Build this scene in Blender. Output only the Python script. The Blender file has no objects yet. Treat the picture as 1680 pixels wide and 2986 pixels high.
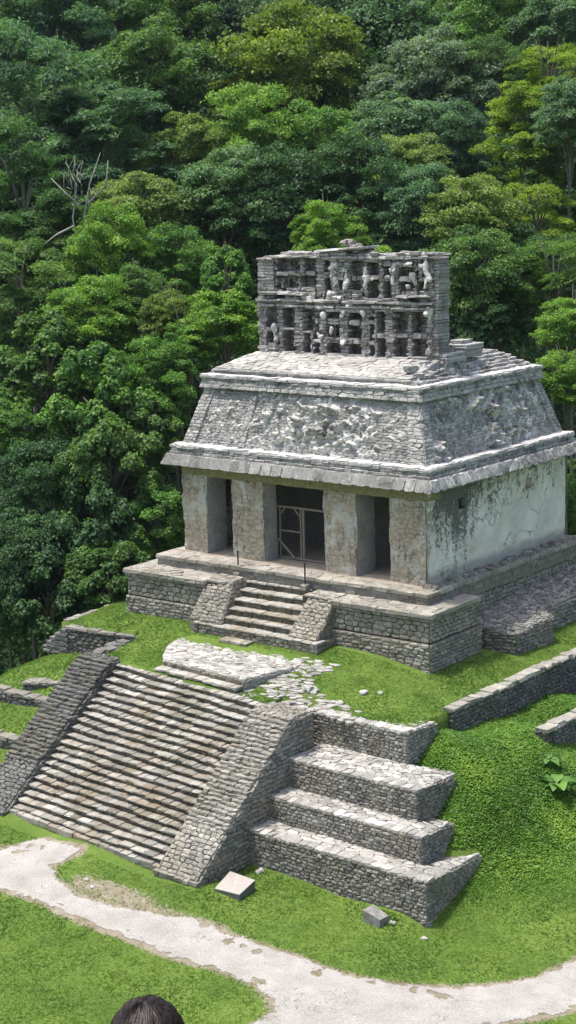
import bpy, math, random
import numpy as np
from mathutils import Vector, Matrix, noise
R=random.Random(7)
scene=bpy.context.scene
COL=scene.collection
V=Vector
# ------------------------------------------------------------------ helpers
class MB:
    """collects polygons with a per-face tint, links them as ONE mesh object"""
    def __init__(s): s.v=[];s.f=[];s.t=[];s.xf=None
    def add(s,vs,fs,tint=.5):
        o=len(s.v)
        if s.xf: vs=[s.xf(p) for p in vs]
        s.v.extend([tuple(p) for p in vs])
        for f in fs: s.f.append([i+o for i in f]);s.t.append(tint)
    def quad(s,a,b,c,d,tint=.5): s.add([a,b,c,d],[(0,1,2,3)],tint)
    def box(s,x0,x1,y0,y1,z0,z1,tint=.5):
        vs=[(x0,y0,z0),(x1,y0,z0),(x1,y1,z0),(x0,y1,z0),(x0,y0,z1),(x1,y0,z1),(x1,y1,z1),(x0,y1,z1)]
        s.add(vs,[(3,2,1,0),(4,5,6,7),(0,1,5,4),(1,2,6,5),(2,3,7,6),(3,0,4,7)],tint)
    def prism(s,pts,z0,z1,tint=.5):
        """pts counter-clockwise outline, z0/z1 numbers or lists"""
        n=len(pts)
        zz0=z0 if isinstance(z0,(list,tuple)) else [z0]*n
        zz1=z1 if isinstance(z1,(list,tuple)) else [z1]*n
        vs=[(p[0],p[1],zz0[i]) for i,p in enumerate(pts)]+[(p[0],p[1],zz1[i]) for i,p in enumerate(pts)]
        fs=[tuple(range(n-1,-1,-1)),tuple(range(n,2*n))]+[(i,(i+1)%n,n+(i+1)%n,n+i) for i in range(n)]
        s.add(vs,fs,tint)
    def tube(s,pts,rad,n=8,tint=.5):
        rings=[]
        pts=[V(p) for p in pts]
        rads=rad if isinstance(rad,(list,tuple)) else [rad]*len(pts)
        for i,p in enumerate(pts):
            d=(pts[min(i+1,len(pts)-1)]-pts[max(i-1,0)]).normalized()
            u=d.cross(V((.3,.5,.8))).normalized();w=d.cross(u)
            rings.append([p+(u*math.cos(a)+w*math.sin(a))*rads[i] for a in [2*math.pi*k/n for k in range(n)]])
        vs=[q for r in rings for q in r];fs=[]
        for i in range(len(pts)-1):
            for k in range(n):
                fs.append((i*n+k,i*n+(k+1)%n,(i+1)*n+(k+1)%n,(i+1)*n+k))
        fs.append(tuple(range(n-1,-1,-1)));fs.append(tuple((len(pts)-1)*n+k for k in range(n)))
        s.add(vs,fs,tint)
    def build(s,name,mat,parent=None,smooth=False):
        me=bpy.data.meshes.new(name)
        off=V((0,0,0))
        if parent: off=wloc(parent)
        vs=[(a-off.x,b-off.y,c-off.z) for a,b,c in s.v]
        me.from_pydata(vs,[],s.f)
        at=me.attributes.new('tint','FLOAT','FACE');at.data.foreach_set('value',s.t)
        if mat: me.materials.append(mat)
        if smooth: me.polygons.foreach_set('use_smooth',[True]*len(me.polygons))
        me.update()
        o=bpy.data.objects.new(name,me);COL.objects.link(o)
        if parent: o.parent=parent
        return o
def wloc(o):
    p=V(o.location)
    while o.parent: o=o.parent;p=p+V(o.location)
    return p
def tag(o,label=None,cat=None,group=None,kind=None):
    if label:o['label']=label
    if cat:o['category']=cat
    if group:o['group']=group
    if kind:o['kind']=kind
    return o
def empty(name,loc,label,cat,group=None):
    o=bpy.data.objects.new(name,None);COL.objects.link(o);o.location=loc
    o.empty_display_size=.3
    return tag(o,label,cat,group)
# ---- voronoi masonry on a convex planar polygon
def clip(poly,nx,ny,c):
    out=[];n=len(poly)
    for i in range(n):
        a=poly[i];b=poly[(i+1)%n]
        da=nx*a[0]+ny*a[1]-c;db=nx*b[0]+ny*b[1]-c
        if da<=0: out.append(a)
        if (da<0 and db>0) or (da>0 and db<0):
            t=da/(da-db);out.append((a[0]+(b[0]-a[0])*t,a[1]+(b[1]-a[1])*t))
    return out
def parea(p):
    return .5*sum(p[i][0]*p[(i+1)%len(p)][1]-p[(i+1)%len(p)][0]*p[i][1] for i in range(len(p)))
def inset(p,d):
    n=len(p);out=p
    for i in range(n):
        a=p[i];b=p[(i+1)%n];ex=b[0]-a[0];ey=b[1]-a[1];l=math.hypot(ex,ey)
        if l<1e-6: continue
        nx,ny=ey/l,-ex/l
        out=clip(out,nx,ny,nx*a[0]+ny*a[1]-d)
        if len(out)<3: return []
    return out
def stones(mb,poly3,su,sv,h=.05,gap=.012,rnd=.03,jit=.38,rowj=.2,tint=(.3,.8),udir=None,rough=.012,sink=.05,skip=0,keep=None):
    """fill a convex planar polygon with irregular stones. su/sv mean stone size"""
    P=[V(p) for p in poly3]
    nrm=V((0,0,0))
    for i in range(1,len(P)-1): nrm+=(P[i]-P[0]).cross(P[i+1]-P[0])
    nrm.normalize()
    if udir is None:
        if abs(nrm.z)>.97: u=V((1,0,0))
        else: u=V((0,0,1)).cross(nrm)
    else: u=V(udir)
    u=(u-nrm*u.dot(nrm)).normalized();w=nrm.cross(u)
    o=P[0]
    p2=[((p-o).dot(u),(p-o).dot(w)) for p in P]
    if parea(p2)<0: p2=p2[::-1]
    x0=min(p[0] for p in p2);x1=max(p[0] for p in p2);y0=min(p[1] for p in p2);y1=max(p[1] for p in p2)
    nv=max(1,round((y1-y0)/sv));sv=(y1-y0)/nv
    rows=[]
    for j in range(-1,nv+1):
        row=[];x=x0-su*R.uniform(.3,1.3)
        while x<x1+su:
            s=su*R.uniform(.6,1.5)
            row.append((x+s*.5,y0+(j+.5+R.uniform(-rowj,rowj))*sv));x+=s
        rows.append(row)
    asp=su/sv
    for j in range(1,len(rows)-1):
        for pt in rows[j]:
            cand=[]
            for jj in (j-1,j,j+1):
                for q in rows[jj]:
                    if q is not pt and abs(q[0]-pt[0])<2.4*su: cand.append(q)
            cand.sort(key=lambda q:(q[0]-pt[0])**2+((q[1]-pt[1])*asp)**2)
            c=p2
            # metric stretched so that stones stay flat
            for q in cand[:12]:
                dx=(q[0]-pt[0]);dy=(q[1]-pt[1])*asp*asp
                mx=(q[0]+pt[0])/2;my=(q[1]+pt[1])/2
                l=math.hypot(dx,dy)
                if l<1e-6: continue
                c=clip(c,dx/l,dy/l,(dx*mx+dy*my)/l)
                if len(c)<3: break
            if len(c)<3 or parea(c)<.12*su*sv: continue
            if R.random()<skip: continue
            cc=inset(c,gap*R.uniform(.6,1.5))
            if len(cc)<3 or parea(cc)<.1*su*sv: continue
            cx=sum(p[0] for p in cc)/len(cc);cy=sum(p[1] for p in cc)/len(cc)
            if keep and not keep(o+u*cx+w*cy): continue
            top=[(cx+(p[0]-cx)*(1-min(.45,rnd/max(.02,math.hypot(p[0]-cx,p[1]-cy)))),cy+(p[1]-cy)*(1-min(.45,rnd/max(.02,math.hypot(p[0]-cx,p[1]-cy))))) for p in cc]
            hh=h*R.uniform(.55,1.25);tx=R.uniform(-.1,.1);ty=R.uniform(-.1,.1)
            n=len(cc)
            def at(p,z,r=0):
                q=o+u*(p[0]+R.uniform(-r,r))+w*(p[1]+R.uniform(-r,r))+nrm*(z+R.uniform(-r,r))
                return q
            vs=[at(p,-sink) for p in cc]+[at(p,hh*.55+tx*(p[0]-cx)+ty*(p[1]-cy),rough*.5) for p in cc]+[at(p,hh+tx*(p[0]-cx)+ty*(p[1]-cy),rough) for p in top]+[at((cx,cy),hh+rough*.5,rough*.5)]
            fs=[]
            for r in (0,1):
                for i in range(n): fs.append((r*n+i,r*n+(i+1)%n,(r+1)*n+(i+1)%n,(r+1)*n+i))
            for i in range(n): fs.append((2*n+i,2*n+(i+1)%n,3*n))
            g=R.uniform(tint[0],tint[1])
            g+=.16*noise.noise((o+u*cx+w*cy)*.7)
            mb.add(vs,fs,g)
def block(mb,x0,x1,y0,y1,z0,z1,j=.012,bv=.02,tint=.5):
    """one rough block with chamfered edges"""
    b=min(bv,(x1-x0)*.3,(z1-z0)*.35)
    vs=[]
    def r(): return R.uniform(-j,j)
    for z,ins in ((z0,b*.6),(z0+b,0),(z1-b,0),(z1,b)):
        for (x,y) in ((x0+ins,y0+ins),(x1-ins,y0+ins),(x1-ins,y1-ins),(x0+ins,y1-ins)):
            vs.append((x+r(),y+r(),z+r()*.7))
    fs=[(3,2,1,0),(12,13,14,15)]
    for k in range(3):
        for i in range(4): fs.append((k*4+i,k*4+(i+1)%4,(k+1)*4+(i+1)%4,(k+1)*4+i))
    mb.add(vs,fs,tint)
def block_row(mb,x0,x1,y0,y1,z0,z1,w=(.25,.55),j=.012,gap=.008,tint=(.3,.8),yj=.015,zj=.01,zf=None,yf=None,tf=None):
    """row of blocks along x; zf/yf shift per x"""
    x=x0
    while x<x1-.04:
        s=R.uniform(*w);e=min(x1,x+s)
        if x1-e<w[0]*.5: e=x1
        dz=zf((x+e)/2) if zf else 0;dy=yf((x+e)/2) if yf else 0
        a=R.uniform(-yj,yj);b=R.uniform(-zj,zj)
        g=R.uniform(*tint)
        if tf: g=tf((x+e)/2,g)
        block(mb,x+gap,e-gap,y0+dy+a,y1+dy,z0+dz,z1+dz+b,j,tint=g)
        x=e
def stack(mb,x0,x1,y0,y1,z0,z1,rh=.12,w=(.2,.42),tint=(.3,.75),j=.015,yj=.025,xj=.02):
    n=max(1,round((z1-z0)/rh));r=(z1-z0)/n
    for i in range(n):
        block_row(mb,x0+R.uniform(-xj,xj),x1+R.uniform(-xj,xj),y0,y1,z0+i*r+.004,z0+(i+1)*r-.004,w=w,j=j,tint=tint,yj=yj,gap=.004)
def grid_surf(mb,o,u,w,nu,nv,disp,mask=None,tintf=None):
    """displaced grid: o origin, u,w edge vectors, disp(p,s,t)->offset along normal"""
    o,u,w=V(o),V(u),V(w);nr=u.cross(w).normalized()
    vs=[]
    for j in range(nv+1):
        for i in range(nu+1):
            s,t=i/nu,j/nv
            p=o+u*s+w*t
            vs.append(p+nr*disp(p,s,t))
    base=len(mb.v);mb.v.extend([tuple(p) for p in vs])
    for j in range(nv):
        for i in range(nu):
            if mask and not mask((i+.5)/nu,(j+.5)/nv): continue
            a=j*(nu+1)+i
            mb.f.append([base+a,base+a+1,base+a+nu+2,base+a+nu+1]);mb.t.append(tintf((i+.5)/nu,(j+.5)/nv) if tintf else .5)
# ------------------------------------------------------------------ materials
def mat_new(name):
    m=bpy.data.materials.new(name);m.use_nodes=True
    nt=m.node_tree;nt.nodes.clear()
    out=nt.nodes.new('ShaderNodeOutputMaterial')
    bs=nt.nodes.new('ShaderNodeBsdfPrincipled')
    nt.links.new(bs.outputs[0],out.inputs[0])
    bs.inputs['Specular IOR Level'].default_value=.25
    bs.inputs['Roughness'].default_value=.9
    return m,nt,bs,out
def N(nt,t,**k):
    n=nt.nodes.new(t)
    for a,b in k.items():
        if a in ('ins',):
            for i,v in b.items(): n.inputs[i].default_value=v
        else: setattr(n,a,b)
    return n
def ramp(nt,src,stops,interp='LINEAR'):
    r=nt.nodes.new('ShaderNodeValToRGB');r.color_ramp.interpolation=interp
    e=r.color_ramp.elements
    while len(e)<len(stops): e.new(.5)
    for i,(p,c) in enumerate(stops):
        e[i].position=p;e[i].color=(c if len(c)==4 else (*c,1)) if isinstance(c,(tuple,list)) else (c,c,c,1)
    nt.links.new(src,r.inputs[0]);return r.outputs[0]
def mixc(nt,fac,a,b,mode='MIX'):
    m=nt.nodes.new('ShaderNodeMix');m.data_type='RGBA';m.blend_type=mode
    for s,i in ((fac,0),(a,6),(b,7)):
        if isinstance(s,(int,float)): m.inputs[i].default_value=s
        elif isinstance(s,tuple): m.inputs[i].default_value=(*s,1)
        else: nt.links.new(s,m.inputs[i])
    return m.outputs[2]
def mathn(nt,op,a,b=None,c=None):
    m=nt.nodes.new('ShaderNodeMath');m.operation=op
    for i,s in enumerate((a,b,c)):
        if s is None: continue
        if isinstance(s,(int,float)): m.inputs[i].default_value=s
        else: nt.links.new(s,m.inputs[i])
    return m.outputs[0]
def pos(nt,scale=(1,1,1)):
    g=nt.nodes.new('ShaderNodeNewGeometry');mp=nt.nodes.new('ShaderNodeMapping')
    mp.inputs['Scale'].default_value=scale
    nt.links.new(g.outputs['Position'],mp.inputs[0]);return mp.outputs[0]
def noi(nt,vec,s,d=4,r=.6,dist=0):
    n=nt.nodes.new('ShaderNodeTexNoise');n.inputs['Scale'].default_value=s;n.inputs['Detail'].default_value=d
    n.inputs['Roughness'].default_value=r;n.inputs['Distortion'].default_value=dist
    nt.links.new(vec,n.inputs['Vector']);return n.outputs[0]
def bump(nt,bs,h,strength=.5,dist=.03):
    b=nt.nodes.new('ShaderNodeBump');b.inputs['Strength'].default_value=strength;b.inputs['Distance'].default_value=dist
    nt.links.new(h,b.inputs['Height']);nt.links.new(b.outputs[0],bs.inputs['Normal'])
def attr(nt,name='tint'):
    a=nt.nodes.new('ShaderNodeAttribute');a.attribute_name=name;return a.outputs['Fac']
def stone_mat(name,dark,mid,light,lichen=.35,pale=.3,moss=0.,mosscol=(.09,.085,.03),brown=None,scale=1.,blotch=0.):
    """limestone: per-stone tone x grey lichen blotches x pale crusts"""
    m,nt,bs,out=mat_new(name);p=pos(nt)
    t=attr(nt)
    n1=noi(nt,p,3.2*scale,6,.7);n2=noi(nt,p,14*scale,5,.7);n3=noi(nt,p,.45,4,.6,.6);n4=noi(nt,p,34*scale,3,.6)
    v=mathn(nt,'ADD',mathn(nt,'MULTIPLY',t,.6),mathn(nt,'MULTIPLY',n1,.42))
    col=ramp(nt,v,[(.22,dark),(.5,mid),(.85,light)])
    # dark lichen patches
    lk=ramp(nt,mathn(nt,'ADD',mathn(nt,'MULTIPLY',n2,.65),mathn(nt,'MULTIPLY',n3,.4)),[(.5-.12*lichen,0.),(.62,1.)])
    col=mixc(nt,mathn(nt,'MULTIPLY',lk,.35+.5*lichen),col,tuple(c*.36 for c in mid),'MIX')
    pk=ramp(nt,n4,[(.56,0.),(.68,1.)])
    col=mixc(nt,mathn(nt,'MULTIPLY',pk,pale),col,(.62,.61,.57))
    if moss:
        mk=ramp(nt,mathn(nt,'ADD',mathn(nt,'MULTIPLY',noi(nt,p,.55,5,.65,.8),.75),mathn(nt,'MULTIPLY',n2,.25)),[(.5,0.),(.62,1.)])
        col=mixc(nt,mathn(nt,'MULTIPLY',mk,moss),col,mosscol)
    if brown:
        bk=ramp(nt,noi(nt,p,.8,5,.6,.5),[(.48,0.),(.66,1.)])
        col=mixc(nt,mathn(nt,'MULTIPLY',bk,.6),col,brown)
    if blotch:
        b1=ramp(nt,noi(nt,p,1.5,9,.78,.7),[(.53,0.),(.60,1.)]);b2=ramp(nt,noi(nt,p,2.7,7,.75,.5),[(.56,0.),(.63,1.)])
        col=mixc(nt,mathn(nt,'MULTIPLY',b1,blotch),col,(.045,.045,.042));col=mixc(nt,mathn(nt,'MULTIPLY',b2,blotch*.7),col,(.66,.65,.62))
    nt.links.new(col,bs.inputs['Base Color'])
    bump(nt,bs,mathn(nt,'ADD',mathn(nt,'MULTIPLY',n2,.7),mathn(nt,'MULTIPLY',n4,.3)),.7,.03)
    return m
M={}
M['terrace']=stone_mat('terrace_stone',(.11,.106,.094),(.26,.25,.222),(.47,.45,.4),.55,.35,.2,brown=(.25,.225,.17))
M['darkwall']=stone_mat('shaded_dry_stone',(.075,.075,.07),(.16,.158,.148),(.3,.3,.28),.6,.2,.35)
M['pave']=stone_mat('paving_stone',(.2,.193,.176),(.36,.35,.322),(.56,.545,.51),.4,.45,.1)
M['white']=stone_mat('bleached_limestone',(.3,.292,.275),(.48,.47,.447),(.66,.65,.625),.35,.5,0)
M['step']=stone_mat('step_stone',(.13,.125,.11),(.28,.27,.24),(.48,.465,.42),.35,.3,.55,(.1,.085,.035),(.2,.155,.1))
M['base']=stone_mat('platform_stone',(.12,.114,.1),(.27,.255,.215),(.48,.455,.395),.5,.35,.15,(.1,.09,.05),(.22,.185,.13),blotch=.3)
M['comb']=stone_mat('comb_stone',(.15,.14,.132),(.3,.285,.27),(.58,.565,.55),.5,.75,0,brown=(.26,.22,.185),blotch=.45)
M['combin']=stone_mat('comb_inner_stone',(.15,.135,.12),(.29,.265,.24),(.45,.425,.395),.4,.3,0,brown=(.2,.165,.14))
M['roof']=stone_mat('roof_stone',(.16,.156,.15),(.36,.352,.336),(.62,.605,.58),.5,.7,0,blotch=.62)
M['riser']=stone_mat('shaded_riser_stone',(.07,.064,.05),(.15,.139,.112),(.3,.28,.235),.6,.2,.6,(.06,.052,.02),(.13,.1,.06))  # mossy, and darker than the treads: high-sun shade put into the colour
M['mortar']=stone_mat('earthy_joint',(.035,.033,.028),(.06,.056,.046),(.1,.095,.08),.2,.0,.3)
M['limemortar']=stone_mat('lime_mortar',(.24,.235,.225),(.4,.395,.38),(.56,.55,.53),.4,.4,0,blotch=.55)
def plaster_mat(name,a,b,streak,warm):
    m,nt,bs,out=mat_new(name);p=pos(nt)
    n1=noi(nt,p,1.3,6,.65);n2=noi(nt,p,7,5,.65);
    col=ramp(nt,mathn(nt,'ADD',mathn(nt,'MULTIPLY',n1,.6),mathn(nt,'MULTIPLY',n2,.4)),[(.32,a),(.62,b)])
    if warm:
        # patches where plaster fell and warm masonry shows
        vo=nt.nodes.new('ShaderNodeTexVoronoi');vo.feature='DISTANCE_TO_EDGE';vo.inputs['Scale'].default_value=1
        ps=pos(nt,(3.6,3.6,6.4));d=nt.nodes.new('ShaderNodeTexNoise');d.inputs['Scale'].default_value=1.1
        nt.links.new(ps,d.inputs['Vector']);nt.links.new(mixc(nt,.25,ps,d.outputs[1]),vo.inputs['Vector'])
        edge=ramp(nt,vo.outputs[0],[(.0,0.),(.09,1.)])
        mk=ramp(nt,noi(nt,p,.9,5,.6,.4),[(.42,0.),(.52,1.)])
        stone=mixc(nt,edge,tuple(c*.62 for c in warm),mixc(nt,n2,tuple(c*.75 for c in warm),tuple(c*1.2 for c in warm)))
        col=mixc(nt,mk,col,stone)
        bump_h=mathn(nt,'ADD',mathn(nt,'MULTIPLY',edge,.6),n2)
    else: bump_h=n2
    ps=pos(nt,(1.9,1.9,.34));st=noi(nt,ps,1.6,7,.75,.5)
    sm=ramp(nt,mathn(nt,'ADD',mathn(nt,'MULTIPLY',st,.62),mathn(nt,'MULTIPLY',noi(nt,p,6.5,6,.75,.6),.38)),[(.56-.09*streak,0.),(.62-.05*streak,1.)])
    col=mixc(nt,mathn(nt,'MULTIPLY',sm,min(1,.35+.6*streak)),col,(.03,.032,.03))
    nt.links.new(col,bs.inputs['Base Color']);bump(nt,bs,bump_h,.5,.03);return m
M['pier']=plaster_mat('pier_stucco',(.3,.288,.25),(.54,.52,.455),.48,(.39,.335,.255))
M['jamb']=plaster_mat('shaded_jamb_plaster',(.22,.222,.22),(.4,.395,.375),.15,None)  # greyer than the pier fronts, with the doorway shade mixed into the colour
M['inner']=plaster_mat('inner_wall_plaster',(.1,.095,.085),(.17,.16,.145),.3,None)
def simple(name,c1,c2,s=8,rough=.85,b=.3,metal=0):
    m,nt,bs,out=mat_new(name);p=pos(nt);n=noi(nt,p,s,5,.65)
    nt.links.new(ramp(nt,n,[(.3,c1),(.7,c2)]),bs.inputs['Base Color']);bs.inputs['Roughness'].default_value=rough
    bs.inputs['Metallic'].default_value=metal
    bump(nt,bs,n,b,.02);return m
M['floor']=simple('trodden_floor',(.26,.225,.17),(.42,.37,.29),3)
M['wood']=simple('weathered_timber',(.17,.145,.115),(.3,.265,.22),20)
M['iron']=simple('rusty_iron',(.03,.025,.022),(.06,.05,.045),20,.6)
M['lintel']=simple('mossy_lintel',(.16,.15,.07),(.3,.28,.15),7)
M['bark']=simple('grey_bark',(.1,.09,.07),(.2,.185,.15),5)
M['palebark']=simple('pale_bark',(.2,.195,.175),(.38,.365,.335),6)
M['marker']=simple('marker_slab_face',(.3,.275,.25),(.38,.352,.325),10)
M['markerside']=simple('marker_slab_shaded_side',(.1,.1,.095),(.17,.165,.155),10)  # slab sides much darker than its face: their shade is in the colour
M['boulder']=simple('grey_boulder',(.1,.1,.095),(.27,.265,.25),5,.9,.6)
def side_plaster():
    """blue-white lime plaster with black lichen runs near the front corner and cracks"""
    m,nt,bs,out=mat_new('lime_plaster_wall');p=pos(nt)
    n1=noi(nt,p,.9,6,.6);n2=noi(nt,p,8,5,.65)
    col=ramp(nt,mathn(nt,'ADD',mathn(nt,'MULTIPLY',n1,.7),mathn(nt,'MULTIPLY',n2,.3)),[(.33,(.5,.478,.425)),(.62,(.76,.735,.675))])
    sep=nt.nodes.new('ShaderNodeSeparateXYZ');g=nt.nodes.new('ShaderNodeNewGeometry');nt.links.new(g.outputs['Position'],sep.inputs[0])
    # warm masonry at the front corner
    mk=ramp(nt,mathn(nt,'ADD',sep.outputs[1],mathn(nt,'MULTIPLY',noi(nt,p,1.3,4,.6),1.2)),[(.0,1.),(.55,1.),(.75,0.)])
    lowm=ramp(nt,mathn(nt,'SUBTRACT',mathn(nt,'ADD',sep.outputs[2],.3),mathn(nt,'MULTIPLY',n1,.8)),[(.0,1.),(.25,0.)])
    wm=mixc(nt,n2,(.2,.18,.14),(.4,.37,.3))
    col=mixc(nt,mk,col,wm);col=mixc(nt,mathn(nt,'MULTIPLY',lowm,.8),col,mixc(nt,n2,(.2,.195,.18),(.42,.405,.37)))
    # black lichen: density falls with distance along the wall, runs from the top
    band=ramp(nt,mathn(nt,'MULTIPLY',sep.outputs[1],.1),[(.02,.2),(.09,.85),(.24,.9),(.36,.4),(.5,.3),(1.,.12)])
    ps=pos(nt,(2.,2.,.3));st=noi(nt,ps,1.3,8,.78,.7);bl=noi(nt,p,5,7,.78,.9)
    topb=ramp(nt,mathn(nt,'MULTIPLY',sep.outputs[2],.25),[(.2,.0),(.85,.16)])
    k=mathn(nt,'ADD',mathn(nt,'ADD',mathn(nt,'MULTIPLY',st,.42),mathn(nt,'MULTIPLY',bl,.58)),mathn(nt,'ADD',mathn(nt,'MULTIPLY',band,.17),topb))
    bm=ramp(nt,k,[(.655,0.),(.715,1.)])
    col=mixc(nt,mathn(nt,'MULTIPLY',bm,.85),col,(.03,.035,.034))
    # thin cracks
    vo=nt.nodes.new('ShaderNodeTexVoronoi');vo.feature='DISTANCE_TO_EDGE';vo.inputs['Scale'].default_value=.8
    d=nt.nodes.new('ShaderNodeTexNoise');d.inputs['Scale'].default_value=1.5;d.inputs['Detail'].default_value=5
    nt.links.new(p,d.inputs['Vector']);nt.links.new(mixc(nt,.55,p,d.outputs[1]),vo.inputs['Vector'])
    ck=ramp(nt,vo.outputs[0],[(.0,1.),(.022,0.)])
    col=mixc(nt,mathn(nt,'MULTIPLY',ck,ramp(nt,n1,[(.42,0.),(.6,.75)])),col,(.13,.13,.14))
    nt.links.new(col,bs.inputs['Base Color']);bump(nt,bs,n2,.35,.03);return m
M['plaster']=side_plaster()
def foliage(name,c1,c2,c3,trans=.42,gain=1.5):
    c1,c2,c3=[tuple(min(.5,v*gain) for v in c) for c in (c1,c2,c3)]
    m,nt,bs,out=mat_new(name);p=pos(nt)
    t=attr(nt);n=noi(nt,p,.55,3,.6)
    v=mathn(nt,'ADD',mathn(nt,'MULTIPLY',t,.55),mathn(nt,'MULTIPLY',n,.55))
    col=ramp(nt,v,[(.25,c1),(.55,c2),(.85,c3)])
    nt.links.new(col,bs.inputs['Base Color']);bs.inputs['Roughness'].default_value=.55;bs.inputs['Specular IOR Level'].default_value=.35
    tr=nt.nodes.new('ShaderNodeBsdfTranslucent');nt.links.new(mixc(nt,1.,col,(1.,1.15,.5),'MULTIPLY'),tr.inputs[0])
    mx=nt.nodes.new('ShaderNodeMixShader');mx.inputs[0].default_value=trans
    nt.links.new(bs.outputs[0],mx.inputs[1]);nt.links.new(tr.outputs[0],mx.inputs[2]);nt.links.new(mx.outputs[0],out.inputs[0])
    return m
FM={
'olive':foliage('leaves_olive',(.05,.08,.012),(.105,.15,.018),(.19,.24,.03) ,gain=1.78),
'olivel':foliage('leaves_olive_pale',(.055,.09,.022),(.115,.165,.04),(.21,.27,.07) ,gain=1.78),
'yellow':foliage('leaves_yellow_green',(.055,.095,.01),(.12,.18,.02),(.22,.285,.035) ,gain=1.78),
'mid':foliage('leaves_mid_green',(.028,.065,.018),(.065,.125,.03),(.13,.21,.05) ,gain=1.78),
'fresh':foliage('leaves_fresh_green',(.03,.08,.018),(.075,.155,.03),(.15,.27,.05) ,gain=1.78),
'light':foliage('leaves_light_green',(.045,.1,.016),(.115,.21,.032),(.22,.34,.055) ,gain=1.78),
'dark':foliage('leaves_dark_green',(.015,.042,.018),(.038,.085,.03),(.075,.14,.045) ,gain=1.78),
'blue':foliage('leaves_bluish_green',(.025,.062,.034),(.06,.12,.058),(.115,.195,.09) ,gain=1.78),
'bluel':foliage('leaves_soft_blue_green',(.036,.078,.04),(.085,.15,.07),(.16,.24,.11) ,gain=1.78),
'grey':foliage('leaves_grey_green',(.045,.078,.05),(.1,.145,.09),(.18,.235,.15) ,gain=1.78),
}
# ================================================================== TEMPLE
temple=empty('temple',(-5.9,4.9,-.22),'ruined pale stone temple with a mansard roof and a pierced lattice comb on top','temple')
def frame(mb,p,q):
    """local x along p->q, local y inward (left), z up"""
    p=V((p[0],p[1],p[2] if len(p)>2 else 0));q=V((q[0],q[1],q[2] if len(q)>2 else 0))
    d=(q-p);L=d.length;d.normalize();n=V((-d.y,d.x,0)).normalized()
    mb.xf=lambda a:p+d*a[0]+n*a[1]+V((0,0,a[2]))
    return L
def rough_box(mb,x0,x1,y0,y1,z0,z1,res=.09,amp=.02,sc=2.5,tint=.5):
    nx=max(1,int((x1-x0)/res));ny=max(1,int((y1-y0)/res));nz=max(1,int((z1-z0)/res))
    idx={};vs=[];fs=[]
    def g(i,j,k):
        key=(i,j,k)
        if key not in idx:
            p=V((x0+(x1-x0)*i/nx,y0+(y1-y0)*j/ny,z0+(z1-z0)*k/nz))
            d=noise.noise_vector(p*sc)*amp+noise.noise_vector(p*sc*3.1)*amp*.6
            idx[key]=len(vs);vs.append(p+d)
        return idx[key]
    for i in range(nx):
        for k in range(nz):
            fs.append((g(i,0,k),g(i+1,0,k),g(i+1,0,k+1),g(i,0,k+1)))
            fs.append((g(i+1,ny,k),g(i,ny,k),g(i,ny,k+1),g(i+1,ny,k+1)))
    for j in range(ny):
        for k in range(nz):
            fs.append((g(0,j+1,k),g(0,j,k),g(0,j,k+1),g(0,j+1,k+1)))
            fs.append((g(nx,j,k),g(nx,j+1,k),g(nx,j+1,k+1),g(nx,j,k+1)))
    for i in range(nx):
        for j in range(ny):
            fs.append((g(i,j,nz),g(i+1,j,nz),g(i+1,j+1,nz),g(i,j+1,nz)))
            fs.append((g(i,j+1,0),g(i+1,j+1,0),g(i+1,j,0),g(i,j,0)))
    mb.add(vs,fs,tint)
# ---- lower platform
A=(-12.95,-2.1);B=(1.1,-1.5);Cc=(1.1,1.55);D=(.3,1.6);E=(.3,10.9);F_=(-12.95,10.9)
core=MB();core.prism([A,(-7.95,-1.87),(-7.95,-.9),(-4.35,-.78),(-4.35,-1.72),B,Cc,D,E,F_],-4.,-.74)
fy=lambda x:-2.1+.6*(x+12.95)/14.05
o_core=core.build('platform_core',M['mortar'],temple)
pf=MB()
def P3(p,z,off=0,d=(0,0)): return (p[0]+d[0],p[1]+d[1],z)
for (p,q,zt,zb,su,sv) in ((A,(-7.9,fy(-7.9)),-1.0,-1.75,.30,.17),((-4.3,fy(-4.3)),B,-1.0,-1.75,.30,.17),(B,Cc,-1.0,-1.75,.26,.15)):
    stones(pf,[(*p,zb),(*q,zb),(*q,zt),(*p,zt)],su,sv,h=.05,rnd=.035,tint=(.3,.85))
for (p,q,zb,zt) in (((-13.02,-2.2),(1.18,-1.6),-3.1,-1.78),((1.2,-1.6),(1.2,1.7),-3.3,-1.78)):
    stones(pf,[(*p,zb),(*q,zb),(*q,zt),(*p,zt)],.34,.13,h=.04,rnd=.03,jit=.2,rowj=.1,tint=(.25,.75))
    frame(pf,p,q);L=math.hypot(q[0]-p[0],q[1]-p[1]);pf.box(0,L,.02,.12,zb,zt-.005,.2);pf.xf=None
stones(pf,[(*Cc,-3.2),(*D,-3.2),(*D,-.95),(*Cc,-.95)],.3,.18,h=.05)
stones(pf,[(D[0],D[1],-3.2),(E[0],E[1],-3.2),(E[0],E[1],-.7),(D[0],D[1],-.7)],.28,.17,h=.04,rnd=.03,tint=(.4,.9))
stones(pf,[(*F_,-3.2),(*A,-3.2),(*A,-1.0),(*F_,-1.0)],.35,.18,h=.05)
pf.build('platform_wall',M['base'],temple)
cn=MB()
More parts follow.
